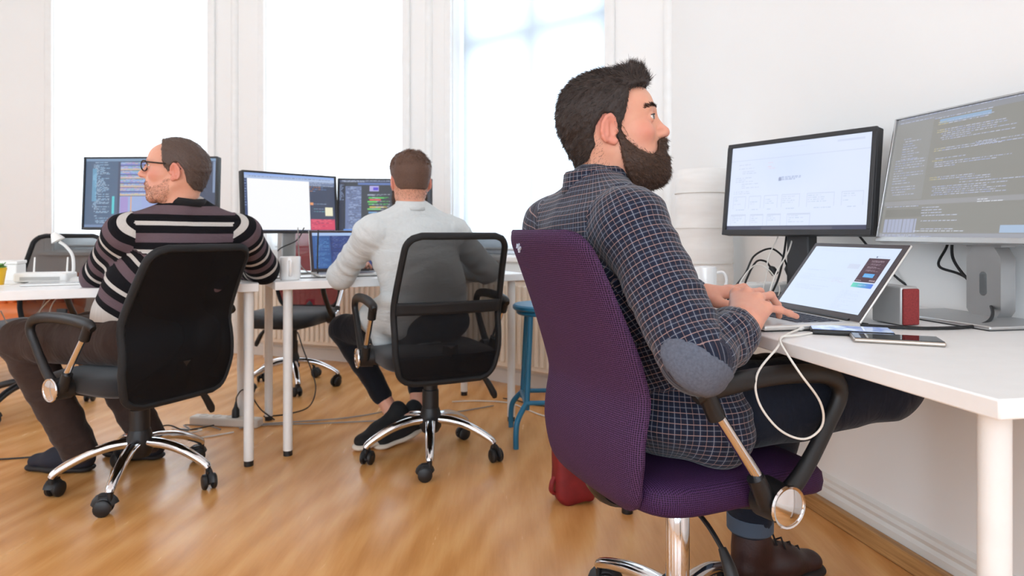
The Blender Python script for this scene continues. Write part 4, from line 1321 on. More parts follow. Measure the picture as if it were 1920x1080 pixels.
def collar_ring(name, c, r, h, m, parent, M, fold=.0, n=44, gap=.35, stand=.004, ry=.9):
    """turned-down shirt collar round the neck; M: neck frame (fwd, left, up)"""
    prof = [(0, 0), (-.003, h*.55), (-.002, h), (.004, h*1.06), (.009, h*.9), (.013, h*.35), (.019, -fold)] if fold else [(0, 0), (-.002, h*.5), (-.003, h), (.003, h*1.03), (.006, h*.5), (.007, 0)]
    V = []; UVs = []; k = len(prof)
    ang = np.linspace(gap, 2*math.pi-gap, n+1)
    for a in ang:
        for i, (dr, z) in enumerate(prof):
            rr = r+dr; low = .018*max(0, math.cos(a))**2
            V.append(xf(np.array((math.cos(a)*rr, math.sin(a)*rr*ry, z-low)), M, c)); UVs.append((a*r, sum(math.hypot(prof[j+1][0]-prof[j][0], prof[j+1][1]-prof[j][1]) for j in range(i))))
    F = []
    for j in range(n):
        for i in range(k-1): F.append((j*k+i, j*k+i+1, (j+1)*k+i+1, (j+1)*k+i))
    V = np.array(V); F = np.array(F); me = np_mesh(name, V, F, m)
    U = np.array(UVs)[F]; me.uv_layers.new(name='UVMap').data.foreach_set('uv', U.astype(np.float32).ravel())
    o = link_mesh(name, me, parent, world=True)
    d = o.modifiers.new('solid', 'SOLIDIFY'); d.thickness = .0025
    return o

def body_core(tor, arms, legs, extra=()):
    P = np.array(list(tor)+[p for a in arms for p in a]+[p for l in legs for p in l]); F = Field(P.min(0)-.14, P.max(0)+.14, .011)
    chain(F, tor, [.08, .07, .06, .04], .04)
    for a in arms: F.op(cone(tor[2], a[0], .04, .04), .03); chain(F, a, [.04, .034, .024], .02)
    for l in legs: chain(F, l, [.07, .045, .03], .03)
    for p, k in extra: F.op(p, k)
    return F.surf()
def fieldfor(pts, pad, h):
    P = np.array(pts); return Field(P.min(0)-pad, P.max(0)+pad, h)

# ------------------------------------------------------------------ man in the plaid shirt
def person_plaid():
    r = thing('person', 'bearded man in navy plaid shirt typing on a laptop', 'person', (.33, 1.45, 0))
    hM = basis(R(-5), R(6)); hc = (.218, 1.463, 1.157); sc = 1.03
    Fh, base = head_field()
    Vh, Fc = Fh.surf(); Vh = relax(Vh, Fc, 1, .35)
    wR = (.447, 1.255, .766)
    HR = hand(wR, [(.508, 1.298, .789), (.500, 1.322, .806), (.487, 1.346, .814), (.471, 1.369, .812)],
              [[(.541, 1.312, .783), (.566, 1.327, .774), (.586, 1.340, .766)], [(.540, 1.358, .808), (.560, 1.372, .786), (.566, 1.378, .762)],
               [(.530, 1.392, .812), (.553, 1.418, .788), (.560, 1.426, .762)], [(.510, 1.418, .806), (.536, 1.444, .784), (.544, 1.450, .762)]],
              [(.462, 1.325, .778), (.492, 1.375, .770), (.515, 1.402, .762)])
    wL = (.462, 1.598, .786)
    HL = hand(wL, [(.530, 1.650, .786), (.538, 1.632, .795), (.540, 1.612, .797), (.534, 1.592, .795)],
              [[(.556, 1.662, .790), (.575, 1.668, .775), (.584, 1.67, .762)], [(.574, 1.645, .800), (.598, 1.652, .782), (.606, 1.655, .762)],
               [(.578, 1.622, .803), (.606, 1.628, .784), (.614, 1.63, .762)], [(.570, 1.596, .800), (.598, 1.60, .783), (.608, 1.602, .764)]],
              [(.492, 1.566, .772), (.525, 1.560, .762), (.552, 1.566, .758)])
    SR, SL = (.232, 1.268, .955), (.10, 1.622, .955)
    ER, EL = (.318, 1.128, .722), (.24, 1.745, .74)
    hR, hL = (.375, 1.388, .56), (.30, 1.54, .56)
    kR, kL = (.785, 1.372, .618), (.745, 1.735, .545)
    aR, aL = (.765, 1.72, .648), (.640, 1.75, .15)
    core = body_core([(.33, 1.45, .60), (.28, 1.445, .75), (.19, 1.445, .92), (.195, 1.455, 1.04)], [(SR, ER, wR), (SL, EL, wL)], [(hR, kR, aR), (hL, kL, aL)])
    body_part([(xf(Vh*sc, hM, hc), Fc), HR, HL, core], M_SKIN, r, Vh)
    eyes(r, hM, hc, sc)
    # hair
    poly = [(.098, .102), (.0880, .0951), (.064, .091), (.046, .086), (.036, .035), (.023, .008), (.0205, -.022), (.008, -.022), (.0115, .02), (.004, .034), (-.014, .036), (-.030, .012), (-.036, -.030), (-.055, -.056), (-.074, -.066), (-.16, -.066), (-.16, .2), (.13, .2)]
    th = lambda X, Y, Z: .0030+.0035*np.clip((Z+.005)/.03, 0, 1)+.012*np.clip((Z-.03)/.08, 0, 1)+.004*np.clip((-X-.02)/.06, 0, 1)*np.clip((Z+.03)/.06, 0, 1)+0*Y
    Hf = hair_shell(base, poly, th, [(cone((.062, -.032, .112), (.064, .030, .114), .026, .028), .02), (cone((.050, -.028, .118), (.068, .022, .124), .022, .021), .016)])
    Vq, Fq = Hf.surf(); Vq = relax(Vq, Fq, 2)
    Nq, _ = normals(Vq, Fq); Vq = Vq+Nq*np.array([.0030*mnoise.noise(Vector(((p[0]*.7-p[2]*.7)*95, p[1]*75, (p[0]*.7+p[2]*.7)*22)))+.0012*mnoise.noise(Vector(p*150)) for p in Vq])[:, None]
    def fl(P, N):
        d = np.stack([-.6+0*P[:, 0], 0*P[:, 0], -.55+0*P[:, 0]], 1); top = np.clip((P[:, 2]-.085)/.03, 0, 1)[:, None]; q = np.clip((P[:, 0]-.03)/.03, 0, 1)[:, None]
        return d*(1-top)+top*((1-q)*np.array((-.8, 0, .15))+q*np.array((.25, .1, .9)))
    ln = lambda P: np.where((P[:, 0] > .025) & (P[:, 2] > .09), .016, np.where(P[:, 2] > .08, .013, .0085))
    S1 = strands(Vq, Fq, 26000, ln, fl, .00045, .40, curl=.24, seed=3, root=.002)
    kf = lambda C: ((C[:, 0] < .02) & (C[:, 2] > -.085) & (C[:, 2] < .03) & (C[:, 0] < -.02-.35*(C[:, 2]+.03)*(C[:, 2] < -.03)) & (np.abs(C[:, 1]) < .074)).astype(float)
    SF = strands(Vh, Fc, 1500, .0032, fl, .0003, .15, keep=kf, curl=.15, seed=33)
    hair_part('hair', (Vq, Fq), [S1, SF], M_HAIR1, r, hM, hc, sc, 1)
    # beard
    pb = [(.0230, -.001), (.033, -.022), (.0520, -.0431), (.0817, -.0575), (.0955, -.049), (.0985, -.027), (.106, -.0215), (.16, -.0215), (.16, -.16), (.045, -.16), (.030, -.112), (.0200, -.0763), (.0150, -.030), (.008, -.012), (.012, .0)]
    tb = lambda X, Y, Z: .0035+.0085*np.clip((-.02-Z)/.05, 0, 1)+.004*np.clip((X-.09)/.02, 0, 1)+0*Y
    Bf = hair_shell(base, pb, tb, [(ell((.072, 0, -.089), (.046, .047, .036)), .015), (ell((.098, 0, -.076), (.018, .03, .03)), .01)], [(ell((.118, 0, -.0505), (.021, .022, .0088)), .004), (ell((.13, 0, -.012), (.014, .02, .013)), .004)])
    Vb, Fb = Bf.surf(); Vb = relax(Vb, Fb, 2)
    Nb, _ = normals(Vb, Fb); Vb = Vb+Nb*np.array([.0016*mnoise.noise(Vector(p*150)) for p in Vb])[:, None]
    flb = lambda P, N: np.stack([.55+0*P[:, 0], .3*np.sign(P[:, 1]), -.85+0*P[:, 0]], 1)
    S2 = strands(Vb, Fb, 14000, .008, flb, .0004, .55, curl=.35, seed=4, root=.002)
    kb = lambda C: ((poly2(np.array(pb)+np.array((0, .006)), C[:, 0], C[:, 2]) < .003) & (C[:, 0] > .0) & (C[:, 0] < .085)).astype(float)
    S3 = strands(Vh, Fc, 2200, .005, flb, .0004, .3, keep=kb, curl=.3, seed=5)
    hair_part('beard', (Vb, Fb), [S2, S3], M_BEARD1, r, hM, hc, sc, 2)
    # lips and eyebrows
    for s in (-1, 1):
        kq = lambda C: ((abs(C[:, 1]-s*.032) < .024) & (abs(C[:, 2]-.0480+14.*np.clip(abs(C[:, 1])-.036, 0, 1)**2) < .0036) & (C[:, 0] > .05)).astype(float)
        fe = lambda P, N: np.stack([-.3+0*P[:, 0], s*1.+0*P[:, 0], .25+0*P[:, 0]], 1)
        E = strands(Vh, Fc, 330, .008, fe, .00045, .28, keep=kq, curl=.15, seed=6+s, root=.0005)
        hair_part('eyebrow', None, [E], M_HAIR1, r, hM, hc, sc, 3)
    # shirt
    f1 = np.array((math.cos(R(20)), math.sin(R(20)), 0))
    tor = [(.335, 1.45, .635), (.285, 1.446, .74), (.205, 1.445, .85)]
    SH = fieldfor([(.33, 1.45, .42), SR, SL, ER, EL, wR, wL, (.2, 1.45, 1.1), (.05, 1.3, .8)], .15, .0062)
    chain(SH, tor, [.172, .168, .180], .03, f1, .70)
    SH.op(cone(SL, SR, .064, .066), .05)
    for s_ in (SR, SL): SH.op(cone((.192, 1.452, 1.035), s_, .052, .045), .05)
    SH.op(ell((.345, 1.435, .56), (.155, .185, .10), basis(R(23))), .03)
    SH.op(cone((.40, 1.335, .60), (.42, 1.31, .53), .06, .06), .04)
    chain(SH, [SR, ER], [.069, .060], .02); chain(SH, [ER, (.402, 1.208, .750)], [.060, .048], .012)
    chain(SH, [SL, EL, (.44, 1.61, .783)], [.066, .058, .046], .02)
    S, X, Y, Z = SH.sl(SH.lo, SH.lo+SH.h*(SH.n-1))
    # open cuff: the hand leaves the sleeve here
    ax = np.array(wR)-np.array((.416, 1.218, .753)); ax /= np.linalg.norm(ax)
    charts = [dict(pts=[(.335, 1.45, .5)]+tor+[(.19, 1.452, 1.05)], ref=-f1, r=.165, rad=.15, freq=(4, 13), twist=3.),
              dict(pts=[SR, ER, wR], ref=(-.3, -1, .2), r=.058, rad=.075, freq=(11, 19), twist=5.), dict(pts=[SL, EL, wL], ref=(0, 1, 0), r=.058, rad=.075)]
    amp = lambda V: .45+1.0*np.exp(-np.linalg.norm(V-np.array(ER)-np.array((.03, .03, .04)), axis=1)**2/.012)+.6*np.exp(-((V[:, 2]-.60)/.08)**2)
    sh, Vs, Fs, UVs, ws = garment('shirt', SH, charts, M_PLAID, r, .011, it=3, extra=amp)
    # elbow patch: a suede oval lying on the sleeve
    Cn = Vs[Fs].mean(1); c0 = np.array((.316, 1.085, .706)); e1 = np.array((.80, .16, -.58)); e1 /= np.linalg.norm(e1)
    e3 = np.array((.1, -1, -.25)); e3 -= e1*(e3@e1); e3 /= np.linalg.norm(e3); e2 = np.cross(e1, e3)
    q = Cn-c0; m_ = ((q@e1)/.080)**2+((q@e2)/.038)**2+((q@e3)/.075)**2 < 1
    m_ &= (ws == 1)
    Nn, _ = normals(Vs, Fs); sel = Fs[m_]; ids, inv = np.unique(sel, return_inverse=True)
    Vp = Vs[ids]+Nn[ids]*.0022; pe = np_mesh('elbow_patch', Vp, inv.reshape(sel.shape), M_PATCH)
    pe.uv_layers.new(name='UVMap').data.foreach_set('uv', UVs[m_].astype(np.float32).ravel())
    po = link_mesh('elbow_patch', pe, sh, world=True); po['label'] = 'grey suede elbow patch'
    d = po.modifiers.new('s', 'SMOOTH'); d.iterations = 6; d.factor = .5
    d = po.modifiers.new('solid', 'SOLIDIFY'); d.thickness = .004; d.offset = 0
    cf = MB()
    cm = basis(math.atan2(ax[1], ax[0]), math.asin(ax[2]))
    nn = 36; pr = [(-.030, .0495), (-.030, .0515), (-.012, .0525), (.006, .0515), (.0085, .0485), (.004, .044), (-.02, .042)]
    V = []; U = []
    for i in range(nn+1):
        a = 2*math.pi*i/nn
        for j, (x, rr) in enumerate(pr):
            V.append(xf(np.array((x, math.cos(a)*rr, math.sin(a)*rr*.93)), cm, (.412, 1.216, .754))); U.append((a*.05+.004, x*1.+.003*j))
    k = len(pr); Fk = np.array([(i*k+j, i*k+j+1, (i+1)*k+j+1, (i+1)*k+j) for i in range(nn) for j in range(k-1)])
    me = np_mesh('cuff', np.array(V), Fk, M_PLAID); me.uv_layers.new(name='UVMap').data.foreach_set('uv', np.array(U)[Fk].astype(np.float32).ravel())
    link_mesh('cuff', me, sh, world=True)
    nM = basis(R(10), R(6))
    collar_ring('collar', (.196, 1.455, 1.043), .069, .036, M_PLAID, sh, nM, fold=.012)
    # jeans
    TR = fieldfor([hR, hL, kR, kL, aR, aL, (.33, 1.45, .45)], .14, .008)
    TR.op(ell((.335, 1.45, .565), (.15, .18, .095), basis(R(23))), .03)
    chain(TR, [hR, (.60, 1.388, .585), kR], [.096, .083, .068], .02); chain(TR, [kR, (.785, 1.53, .635), aR], [.070, .062, .046], .015)
    chain(TR, [hL, kL], [.095, .068], .02); chain(TR, [kL, (aL[0], aL[1], .19)], [.068, .056], .02)
    TR.op(cone((aL[0], aL[1], .20), (aL[0], aL[1], .165), .056, .058), .01)
    charts = [dict(pts=[hR, kR], ref=(0, 0, 1), r=.08, rad=.09, freq=(8, 9)), dict(pts=[kR, aR], ref=(0, 0, 1), r=.06, rad=.07), dict(pts=[hL, kL, aL], ref=(0, 0, 1), r=.07, rad=.08)]
    tr, *_ = garment('jeans', TR, charts, M_JEANS, r, .005, it=2, seed=3)
    MB().lathe([(.050, -.022), (.0565, -.022), (.060, -.018), (.0605, .018), (.057, .022), (.050, .02)], 28, (aL[0], aL[1], .162)).build('turn_up', M_HEM, tr, world=True)
    b = shoe(r, (.592, 1.733, 0), (.86, 1.80, 0), M_BOOT, M_SOLEB, boot=.06, length=.275, laces=M_SOLEB); b['label'] = 'dark brown leather boot'
    shoe(r, np.array(aR)+np.array((.035, .02, -.07)), np.array(aR)+np.array((.30, -.02, -.045)), M_BOOT, M_SOLEB, boot=.02, length=.26)
    return r
person_plaid()

# ------------------------------------------------------------------ man in the striped sweater
def person_striped():
    r = thing('person', 'man with glasses in a black, white and mauve striped sweater', 'person', (-1.36, 2.40, 0))
    hM = basis(R(196), R(2)); sc = .985; hc = (-1.212, 2.365, 1.150)
    Fh, base = head_field(.003, jaw=.95, nose=1.03)
    Vh, Fc = Fh.surf(); Vh = relax(Vh, Fc, 1, .35)
    SL, SR = (-1.362, 2.298, .935), (-1.035, 2.487, .935)
    EL, ER = (-1.545, 2.45, .772), (-1.035, 2.705, .79)
    wL, wR = (-1.42, 2.66, .775), (-1.21, 2.86, .775)
    hL, hR = (-1.39, 2.33, .555), (-1.31, 2.49, .555)
    kL, kR = (-1.825, 2.43, .535), (-1.735, 2.68, .53)
    aL, aR = (-1.700, 2.555, .10), (-1.500, 2.69, .10)
    def hnd(w, d, s):
        d = np.array(d, float); d /= np.linalg.norm(d); n = np.array((-d[1], d[0], 0))*s; w = np.array(w)
        m = [w+d*.085+n*(.03-.02*i)+np.array((0, 0, .004)) for i in range(4)]
        t = [[q+d*.035, q+d*.058+np.array((0, 0, -.008)), q+d*.07+np.array((0, 0, -.014))] for q in m]
        return hand(w, m, t, [w+d*.04-n*.035, w+d*.075-n*.045, w+d*.10-n*.045], .004)
    core = body_core([(-1.36, 2.40, .58), (-1.29, 2.39, .74), (-1.2, 2.385, .9), (-1.2, 2.375, 1.02)], [(SL, EL, wL), (SR, ER, wR)], [(hL, kL, aL), (hR, kR, aR)])
    body_part([(xf(Vh*sc, hM, hc), Fc), hnd(wL, (.6, .8, 0), 1), hnd(wR, (-.9, .3, 0), -1), core], M_SKIN, r, Vh)
    eyes(r, hM, hc, sc)
    poly = [(.062, .135), (.052, .112), (.046, .085), (.042, .045), (.036, .022), (.026, .010), (.020, .002), (.014, .006), (.013, .02), (.004, .034), (-.014, .036), (-.031, .012), (-.040, -.030), (-.060, -.058), (-.16, -.066), (-.16, .2), (.062, .2)]
    th = lambda X, Y, Z: .005+.006*np.clip((Z-.0)/.07, 0, 1)+0*X+0*Y
    Hf = hair_shell(base, poly, th); Vq, Fq = Hf.surf(); Vq = relax(Vq, Fq, 2)
    Nq, _ = normals(Vq, Fq); Vq = Vq+Nq*np.array([.0024*mnoise.noise(Vector(((p[0]*.7-p[2]*.7)*95, p[1]*75, (p[0]*.7+p[2]*.7)*22))) for p in Vq])[:, None]
    fl = lambda P, N: np.stack([-.5+0*P[:, 0], 0*P[:, 0], -.6+0*P[:, 0]], 1)*np.where(P[:, 2:3] > .1, -.8, 1)
    S1 = strands(Vq, Fq, 7000, .008, fl, .0009, .3, curl=.2, seed=13, root=.002)
    hair_part('hair', (Vq, Fq), [S1], M_HAIR2, r, hM, hc, sc, 4)
    pb = [(.030, -.02), (.05, -.045), (.085, -.05), (.095, -.03), (.12, -.025), (.13, -.12), (.03, -.12), (.015, -.07), (.014, -.02)]
    kb = lambda C: (poly2(pb, C[:, 0], C[:, 2]) < 0).astype(float)
    flb = lambda P, N: np.stack([.4+0*P[:, 0], 0*P[:, 0], -.8+0*P[:, 0]], 1)
    S3 = strands(Vh, Fc, 5200, .0032, flb, .00035, .2, keep=kb, curl=.25, seed=15)
    hair_part('stubble', None, [S3], hair_mat('brown_stubble', (112, 78, 60), (150, 110, 88)), r, hM, hc, sc, 5)
    # glasses
    gm = mat('black_acetate', (18, 18, 20), .3)
    g = MB(); X = lambda x, y, z: xf(np.array((x, y, z))*sc, hM, hc)
    for s in (-1, 1):
        g.tube([X(.106+.004*math.cos(a), s*.034+.026*math.cos(a), .022+.019*math.sin(a)) for a in np.linspace(0, 2*math.pi, 22)[:-1]], .0024, 8, closed=True)
        g.tube([X(.104, s*.060, .032), X(.095, s*.073, .033), X(.04, s*.079, .030), X(-.005, s*.0795, .030), X(-.022, s*.079, .012)], .0028, 8)
    g.tube([X(.110, -.008, .026), X(.114, 0, .028), X(.110, .008, .026)], .0022, 8)
    go = g.build('glasses', gm, r, world=True)
    for s in (-1, 1):
        MB().add([X(.106+.004*math.cos(a), s*.034+.026*math.cos(a), .022+.019*math.sin(a)) for a in np.linspace(0, 2*math.pi, 22)[:-1]], [tuple(range(21))]).build('lens', M_GLASS, go, world=True)
    # sweater
    f2 = np.array((math.cos(R(122)), math.sin(R(122)), 0))
    tor = [(-1.36, 2.40, .63), (-1.295, 2.392, .74), (-1.205, 2.39, .84)]
    SW = fieldfor([SL, SR, EL, ER, wL, wR, (-1.36, 2.4, .45), (-1.2, 2.38, 1.08)], .15, .0075)
    chain(SW, tor, [.165, .165, .178], .03, f2, .70)
    SW.op(cone(SL, SR, .062, .062), .05)
    for s_ in (SL, SR): SW.op(cone((-1.198, 2.383, 1.02), s_, .055, .046), .05)
    chain(SW, [SL, EL], [.070, .066], .02); chain(SW, [EL, wL], [.066, .042], .02)
    chain(SW, [SR, ER], [.070, .062], .02); chain(SW, [ER, wR], [.062, .042], .02)
    charts = [dict(pts=[(-1.36, 2.40, .5)]+tor+[(-1.2, 2.385, 1.05)], ref=-f2, r=.17, rad=.155, freq=(5, 6)),
              dict(pts=[SL, EL, wL], ref=(0, 0, 1), r=.06, rad=.066, freq=(8, 10)), dict(pts=[SR, ER, wR], ref=(0, 0, 1), r=.06, rad=.066, freq=(8, 10))]
    sw, *_ = garment('sweater', SW, charts, M_STRIPE, r, .005, it=3, seed=5)
    collar_ring('neckband', (-1.198, 2.380, 1.040), .070, .026, mat('black_rib_knit', (18, 17, 20), .9, bump=.2), sw, basis(R(170), R(8)), gap=.0)
    TR = fieldfor([hL, hR, kL, kR, aL, aR, (-1.36, 2.4, .45)], .14, .009)
    TR.op(ell((-1.36, 2.40, .56), (.15, .175, .09), basis(R(155))), .03)
    for hh, kk, aa in ((hL, kL, aL), (hR, kR, aR)):
        chain(TR, [hh, kk], [.094, .078], .02); chain(TR, [kk, (aa[0], aa[1], .085)], [.078, .062], .02)
    charts = [dict(pts=[hL, kL, aL], ref=(0, 0, 1), r=.08, rad=.08, freq=(7, 11)), dict(pts=[hR, kR, aR], ref=(0, 0, 1), r=.08, rad=.08, freq=(7, 11))]
    garment('trousers', TR, charts, M_BROWNTR, r, .007, it=2, seed=8)
    shoe(r, (aL[0]+.05, aL[1]+.0, 0), (aL[0]-.2, aL[1]+.03, 0), M_SHOE2, M_SOLEB, length=.27)
    shoe(r, (aR[0]+.05, aR[1]+.0, 0), (aR[0]-.2, aR[1]+.06, 0), M_SHOE2, M_SOLEB, length=.27)
    return r
person_striped()

# ------------------------------------------------------------------ man in the pale shirt, seen from behind
def person_pale():
    r = thing('person', 'man in a pale blue shirt seen from behind at his monitors', 'person', (-.36, 2.76, 0))
    hM = basis(R(108), R(-4)); sc = .97; hc = (-.432, 2.775, 1.145)
    Fh, base = head_field(.003)
    Vh, Fc = Fh.surf(); Vh = relax(Vh, Fc, 1, .35)
    SL, SR = (-.578, 2.667, .94), (-.256, 2.838, .94)
    EL, ER = (-.735, 2.80, .752), (-.12, 3.00, .765)
    wL, wR = (-.755, 2.985, .785), (-.36, 3.11, .785)
    hL, hR = (-.42, 2.73, .555), (-.28, 2.80, .555)
    kL, kR = (-.765, 2.965, .495), (-.47, 3.18, .50)
    aL, aR = (-.545, 2.93, .135), (-.432, 2.985, .14)
    def hnd(w, d, s):
        d = np.array(d, float); d /= np.linalg.norm(d); n = np.array((-d[1], d[0], 0))*s; w = np.array(w)
        m = [w+d*.085+n*(.03-.02*i)+np.array((0, 0, .006)) for i in range(4)]
        t = [[q+d*.032, q+d*.05+np.array((0, 0, -.012)), q+d*.06+np.array((0, 0, -.022))] for q in m]
        return hand(w, m, t, [w+d*.04-n*.035, w+d*.075-n*.04, w+d*.095-n*.035], .004)
    core = body_core([(-.36, 2.76, .58), (-.37, 2.75, .74), (-.41, 2.755, .9), (-.425, 2.76, 1.02)], [(SL, EL, wL), (SR, ER, wR)], [(hL, kL, aL), (hR, kR, aR)],
                     [(cone((-.590, 2.937, .205), aL, .033, .034), .01), (cone(aL, (-.520, 2.925, .07), .034, .032), .01), (cone((-.44, 3.02, .205), aR, .033, .034), .01), (cone(aR, (-.435, 2.975, .07), .034, .032), .01)])
    body_part([(xf(Vh*sc, hM, hc), Fc), hnd(wL, (.35, .9, 0), 1), hnd(wR, (-.7, .6, 0), -1), core], M_SKIN, r, Vh)
    eyes(r, hM, hc, sc)
    poly = [(.100, .105), (.0897, .095), (.056, .083), (.047, .035), (.030, .008), (.0245, -.022), (.008, -.022), (.0125, .02), (.004, .034), (-.014, .036), (-.030, .012), (-.040, -.018), (-.060, -.034), (-.16, -.038), (-.16, .2), (.13, .2)]
    th = lambda X, Y, Z: .003+.020*np.clip((Z-.015)/.085, 0, 1)+0*X+.0*Y
    Hf = hair_shell(base, poly, th, [(cone((.05, -.03, .115), (.05, .03, .118), .024, .024), .03)])
    Vq, Fq = Hf.surf(); Vq = relax(Vq, Fq, 2)
    Nq, _ = normals(Vq, Fq); Vq = Vq+Nq*np.array([.008*mnoise.noise(Vector((p[0]*45, p[1]*45, p[2]*20)))*min(1, max(0, (p[2]-.05)/.05)) for p in Vq])[:, None]
    def fl(P, N):
        d = np.stack([-.4+0*P[:, 0], 0*P[:, 0], -.6+0*P[:, 0]], 1); top = np.clip((P[:, 2]-.085)/.03, 0, 1)[:, None]
        return d*(1-top)+top*np.array((-.6, -.5, .2))
    S1 = strands(Vq, Fq, 8000, lambda P: np.where(P[:, 2] > .08, .014, .007), fl, .0009, .3, curl=.2, seed=23, root=.002)
    kf = lambda C: ((C[:, 0] < .02) & (C[:, 2] > -.075) & (C[:, 2] < .04) & (C[:, 0] < -.02-.5*(C[:, 2]+.03)*(C[:, 2] < -.03)) & (np.abs(C[:, 1]) < .076)).astype(float)
    SF = strands(Vh, Fc, 2200, .004, fl, .0004, .15, keep=kf, curl=.15, seed=34)
    hair_part('hair', (Vq, Fq), [S1, SF], M_HAIR3, r, hM, hc, sc, 6)
    pb = [(.0300, -.001), (.0558, -.0411), (.0817, -.0575), (.0955, -.049), (.0985, -.027), (.16, -.0215), (.16, -.16), (.045, -.16), (.030, -.112), (.0200, -.0763), (.0150, -.030), (.012, .0)]
    Bf = hair_shell(base, pb, lambda X, Y, Z: .006+.004*np.clip((-.02-Z)/.05, 0, 1)+0*X+0*Y, [(ell((.074, 0, -.092), (.042, .044, .035)), .015)])
    Vb, Fb = Bf.surf(); Vb = relax(Vb, Fb, 2); S2 = strands(Vb, Fb, 2500, .008, lambda P, N: np.stack([.5+0*P[:, 0], 0*P[:, 0], -.8+0*P[:, 0]], 1), .0008, .5, seed=24)
    hair_part('beard', (Vb, Fb), [S2], M_BEARD1, r, hM, hc, sc, 7)
    f3 = np.array((math.cos(R(117)), math.sin(R(117)), 0))
    tor = [(-.36, 2.76, .63), (-.375, 2.755, .74), (-.415, 2.755, .85)]
    SH = fieldfor([SL, SR, EL, ER, wL, wR, (-.36, 2.76, .42), (-.43, 2.76, 1.08)], .16, .0075)
    chain(SH, tor, [.172, .168, .178], .03, f3, .68)
    SH.op(cone(SL, SR, .057, .057), .06)
    for s_ in (SL, SR): SH.op(cone((-.427, 2.765, 1.025), s_, .054, .045), .05)
    chain(SH, [SL, EL], [.058, .054], .03); chain(SH, [EL, wL], [.056, .044], .02)
    chain(SH, [SR, ER], [.062, .056], .02); chain(SH, [ER, wR], [.060, .046], .02)
    SH.op(cone((-.47, 2.72, .60), (-.585, 2.80, .575), .105, .075), .04)       # tails over the thighs
    SH.op(cone((-.55, 2.77, .56), (-.545, 2.745, .485), .06, .045), .03)
    charts = [dict(pts=[(-.36, 2.76, .5)]+tor+[(-.427, 2.765, 1.05)], ref=-f3, r=.17, rad=.155, freq=(3, 11), twist=3.5),
              dict(pts=[SL, EL, wL], ref=(0, 0, 1), r=.06, rad=.066, freq=(6, 20), twist=6), dict(pts=[SR, ER, wR], ref=(0, 0, 1), r=.06, rad=.066, freq=(9, 15), twist=5)]
    sh, *_ = garment('shirt', SH, charts, M_SHIRT3, r, .0075, it=4, seed=15)
    collar_ring('collar', (-.427, 2.765, 1.040), .066, .030, M_SHIRT3, sh, basis(R(110), R(4)), fold=.004)
    TR = fieldfor([hL, hR, kL, kR, aL, aR, (-.36, 2.76, .45)], .13, .0085)
    TR.op(ell((-.35, 2.77, .56), (.145, .17, .085), basis(R(115))), .03)
    for hh, kk, aa in ((hL, kL, aL), (hR, kR, aR)):
        d = np.array(aa)-np.array(kk); d /= np.linalg.norm(d)
        chain(TR, [hh, kk], [.088, .064], .02); chain(TR, [kk, tuple(np.array(aa)-d*.085)], [.064, .044], .02)
    charts = [dict(pts=[hL, kL, aL], ref=(0, 0, 1), r=.07, rad=.07, freq=(7, 10)), dict(pts=[hR, kR, aR], ref=(0, 0, 1), r=.07, rad=.07, freq=(7, 10))]
    garment('trousers', TR, charts, M_BLKTR, r, .005, it=2, seed=18)
    s1 = shoe(r, (-.462, 2.965, .035), (-.665, 2.79, .004), M_SHOE3, M_SOLEW, length=.285); s1['label'] = 'black shoe with thick off-white sole'
    shoe(r, (-.40, 3.02, .03), (-.545, 2.86, .004), M_SHOE3, M_SOLEW, length=.285)
    return r
person_pale()

# ================================================================== SMALL THINGS
M_WCABLE = mat('white_cable_rubber', (226, 222, 214), .5)
M_BCABLE = mat('black_cable_rubber', (20, 20, 22), .5)
M_GCABLE = mat('grey_cable_rubber', (142, 136, 130), .6)
M_PORC = mat('white_glazed_ceramic', (240, 238, 236), .15, coat=.4)
M_WPL = mat('white_plastic', (236, 234, 230), .4)
def cable(label, pts, m, rad=.0026, name='cable', plug=None, n=7):
    P = catmull(pts, n)
    if plug is None:
        return tag(MB().tube(P, rad, 8).build(name, m), label, 'cable', None)
    b = np.array(P[0])
    r = thing(name, label, 'cable', tuple(P[-1]))
    MB().tube(P, rad, 8).build('cord', m, r, world=True)
    d = np.array(P[-1])-np.array(P[-3]); d /= np.linalg.norm(d)
    MB().tube([P[-1], np.array(P[-1])+d*plug[0]*.3, np.array(P[-1])+d*plug[0]], [rad*1.4, plug[1], plug[1]], 10).build('plug', plug[2], r, world=True)
    return r
# --- right desk cables
cable('white charging cable hanging in a loop over the desk front edge', [(.714, 1.34, .7395), (.632, 1.322, .7385), (.56, 1.27, .7385), (.512, 1.235, .741), (.490, 1.20, .728), (.447, 1.185, .682), (.449, 1.185, .631), (.486, 1.185, .581), (.532, 1.185, .563), (.562, 1.180, .588), (.552, 1.165, .635), (.512, 1.160, .69), (.496, 1.196, .732), (.510, 1.232, .7395), (.545, 1.285, .739), (.590, 1.334, .741)], M_WCABLE, .0021, plug=(.02, .004, M_WPL))
cable('thick black power cable curling from the silver monitor to the laptop', [(1.155, 1.70, .95), (1.122, 1.66, .895), (1.117, 1.64, .862), (1.122, 1.60, .822), (1.128, 1.55, .788), (1.071, 1.45, .756), (.993, 1.385, .741), (.879, 1.355, .7395), (.803, 1.372, .7395), (.760, 1.388, .7405)], M_BCABLE, .0036, plug=(.05, .0062, M_BCABLE))
cable('black cable sagging behind the laptop from the black monitor', [(.99, 1.94, .97), (1.023, 1.91, .924), (1.075, 1.9, .854), (1.128, 1.86, .788), (1.18, 1.80, .752), (1.241, 1.74, .7395), (1.30, 1.66, .739)], M_BCABLE, .0034)
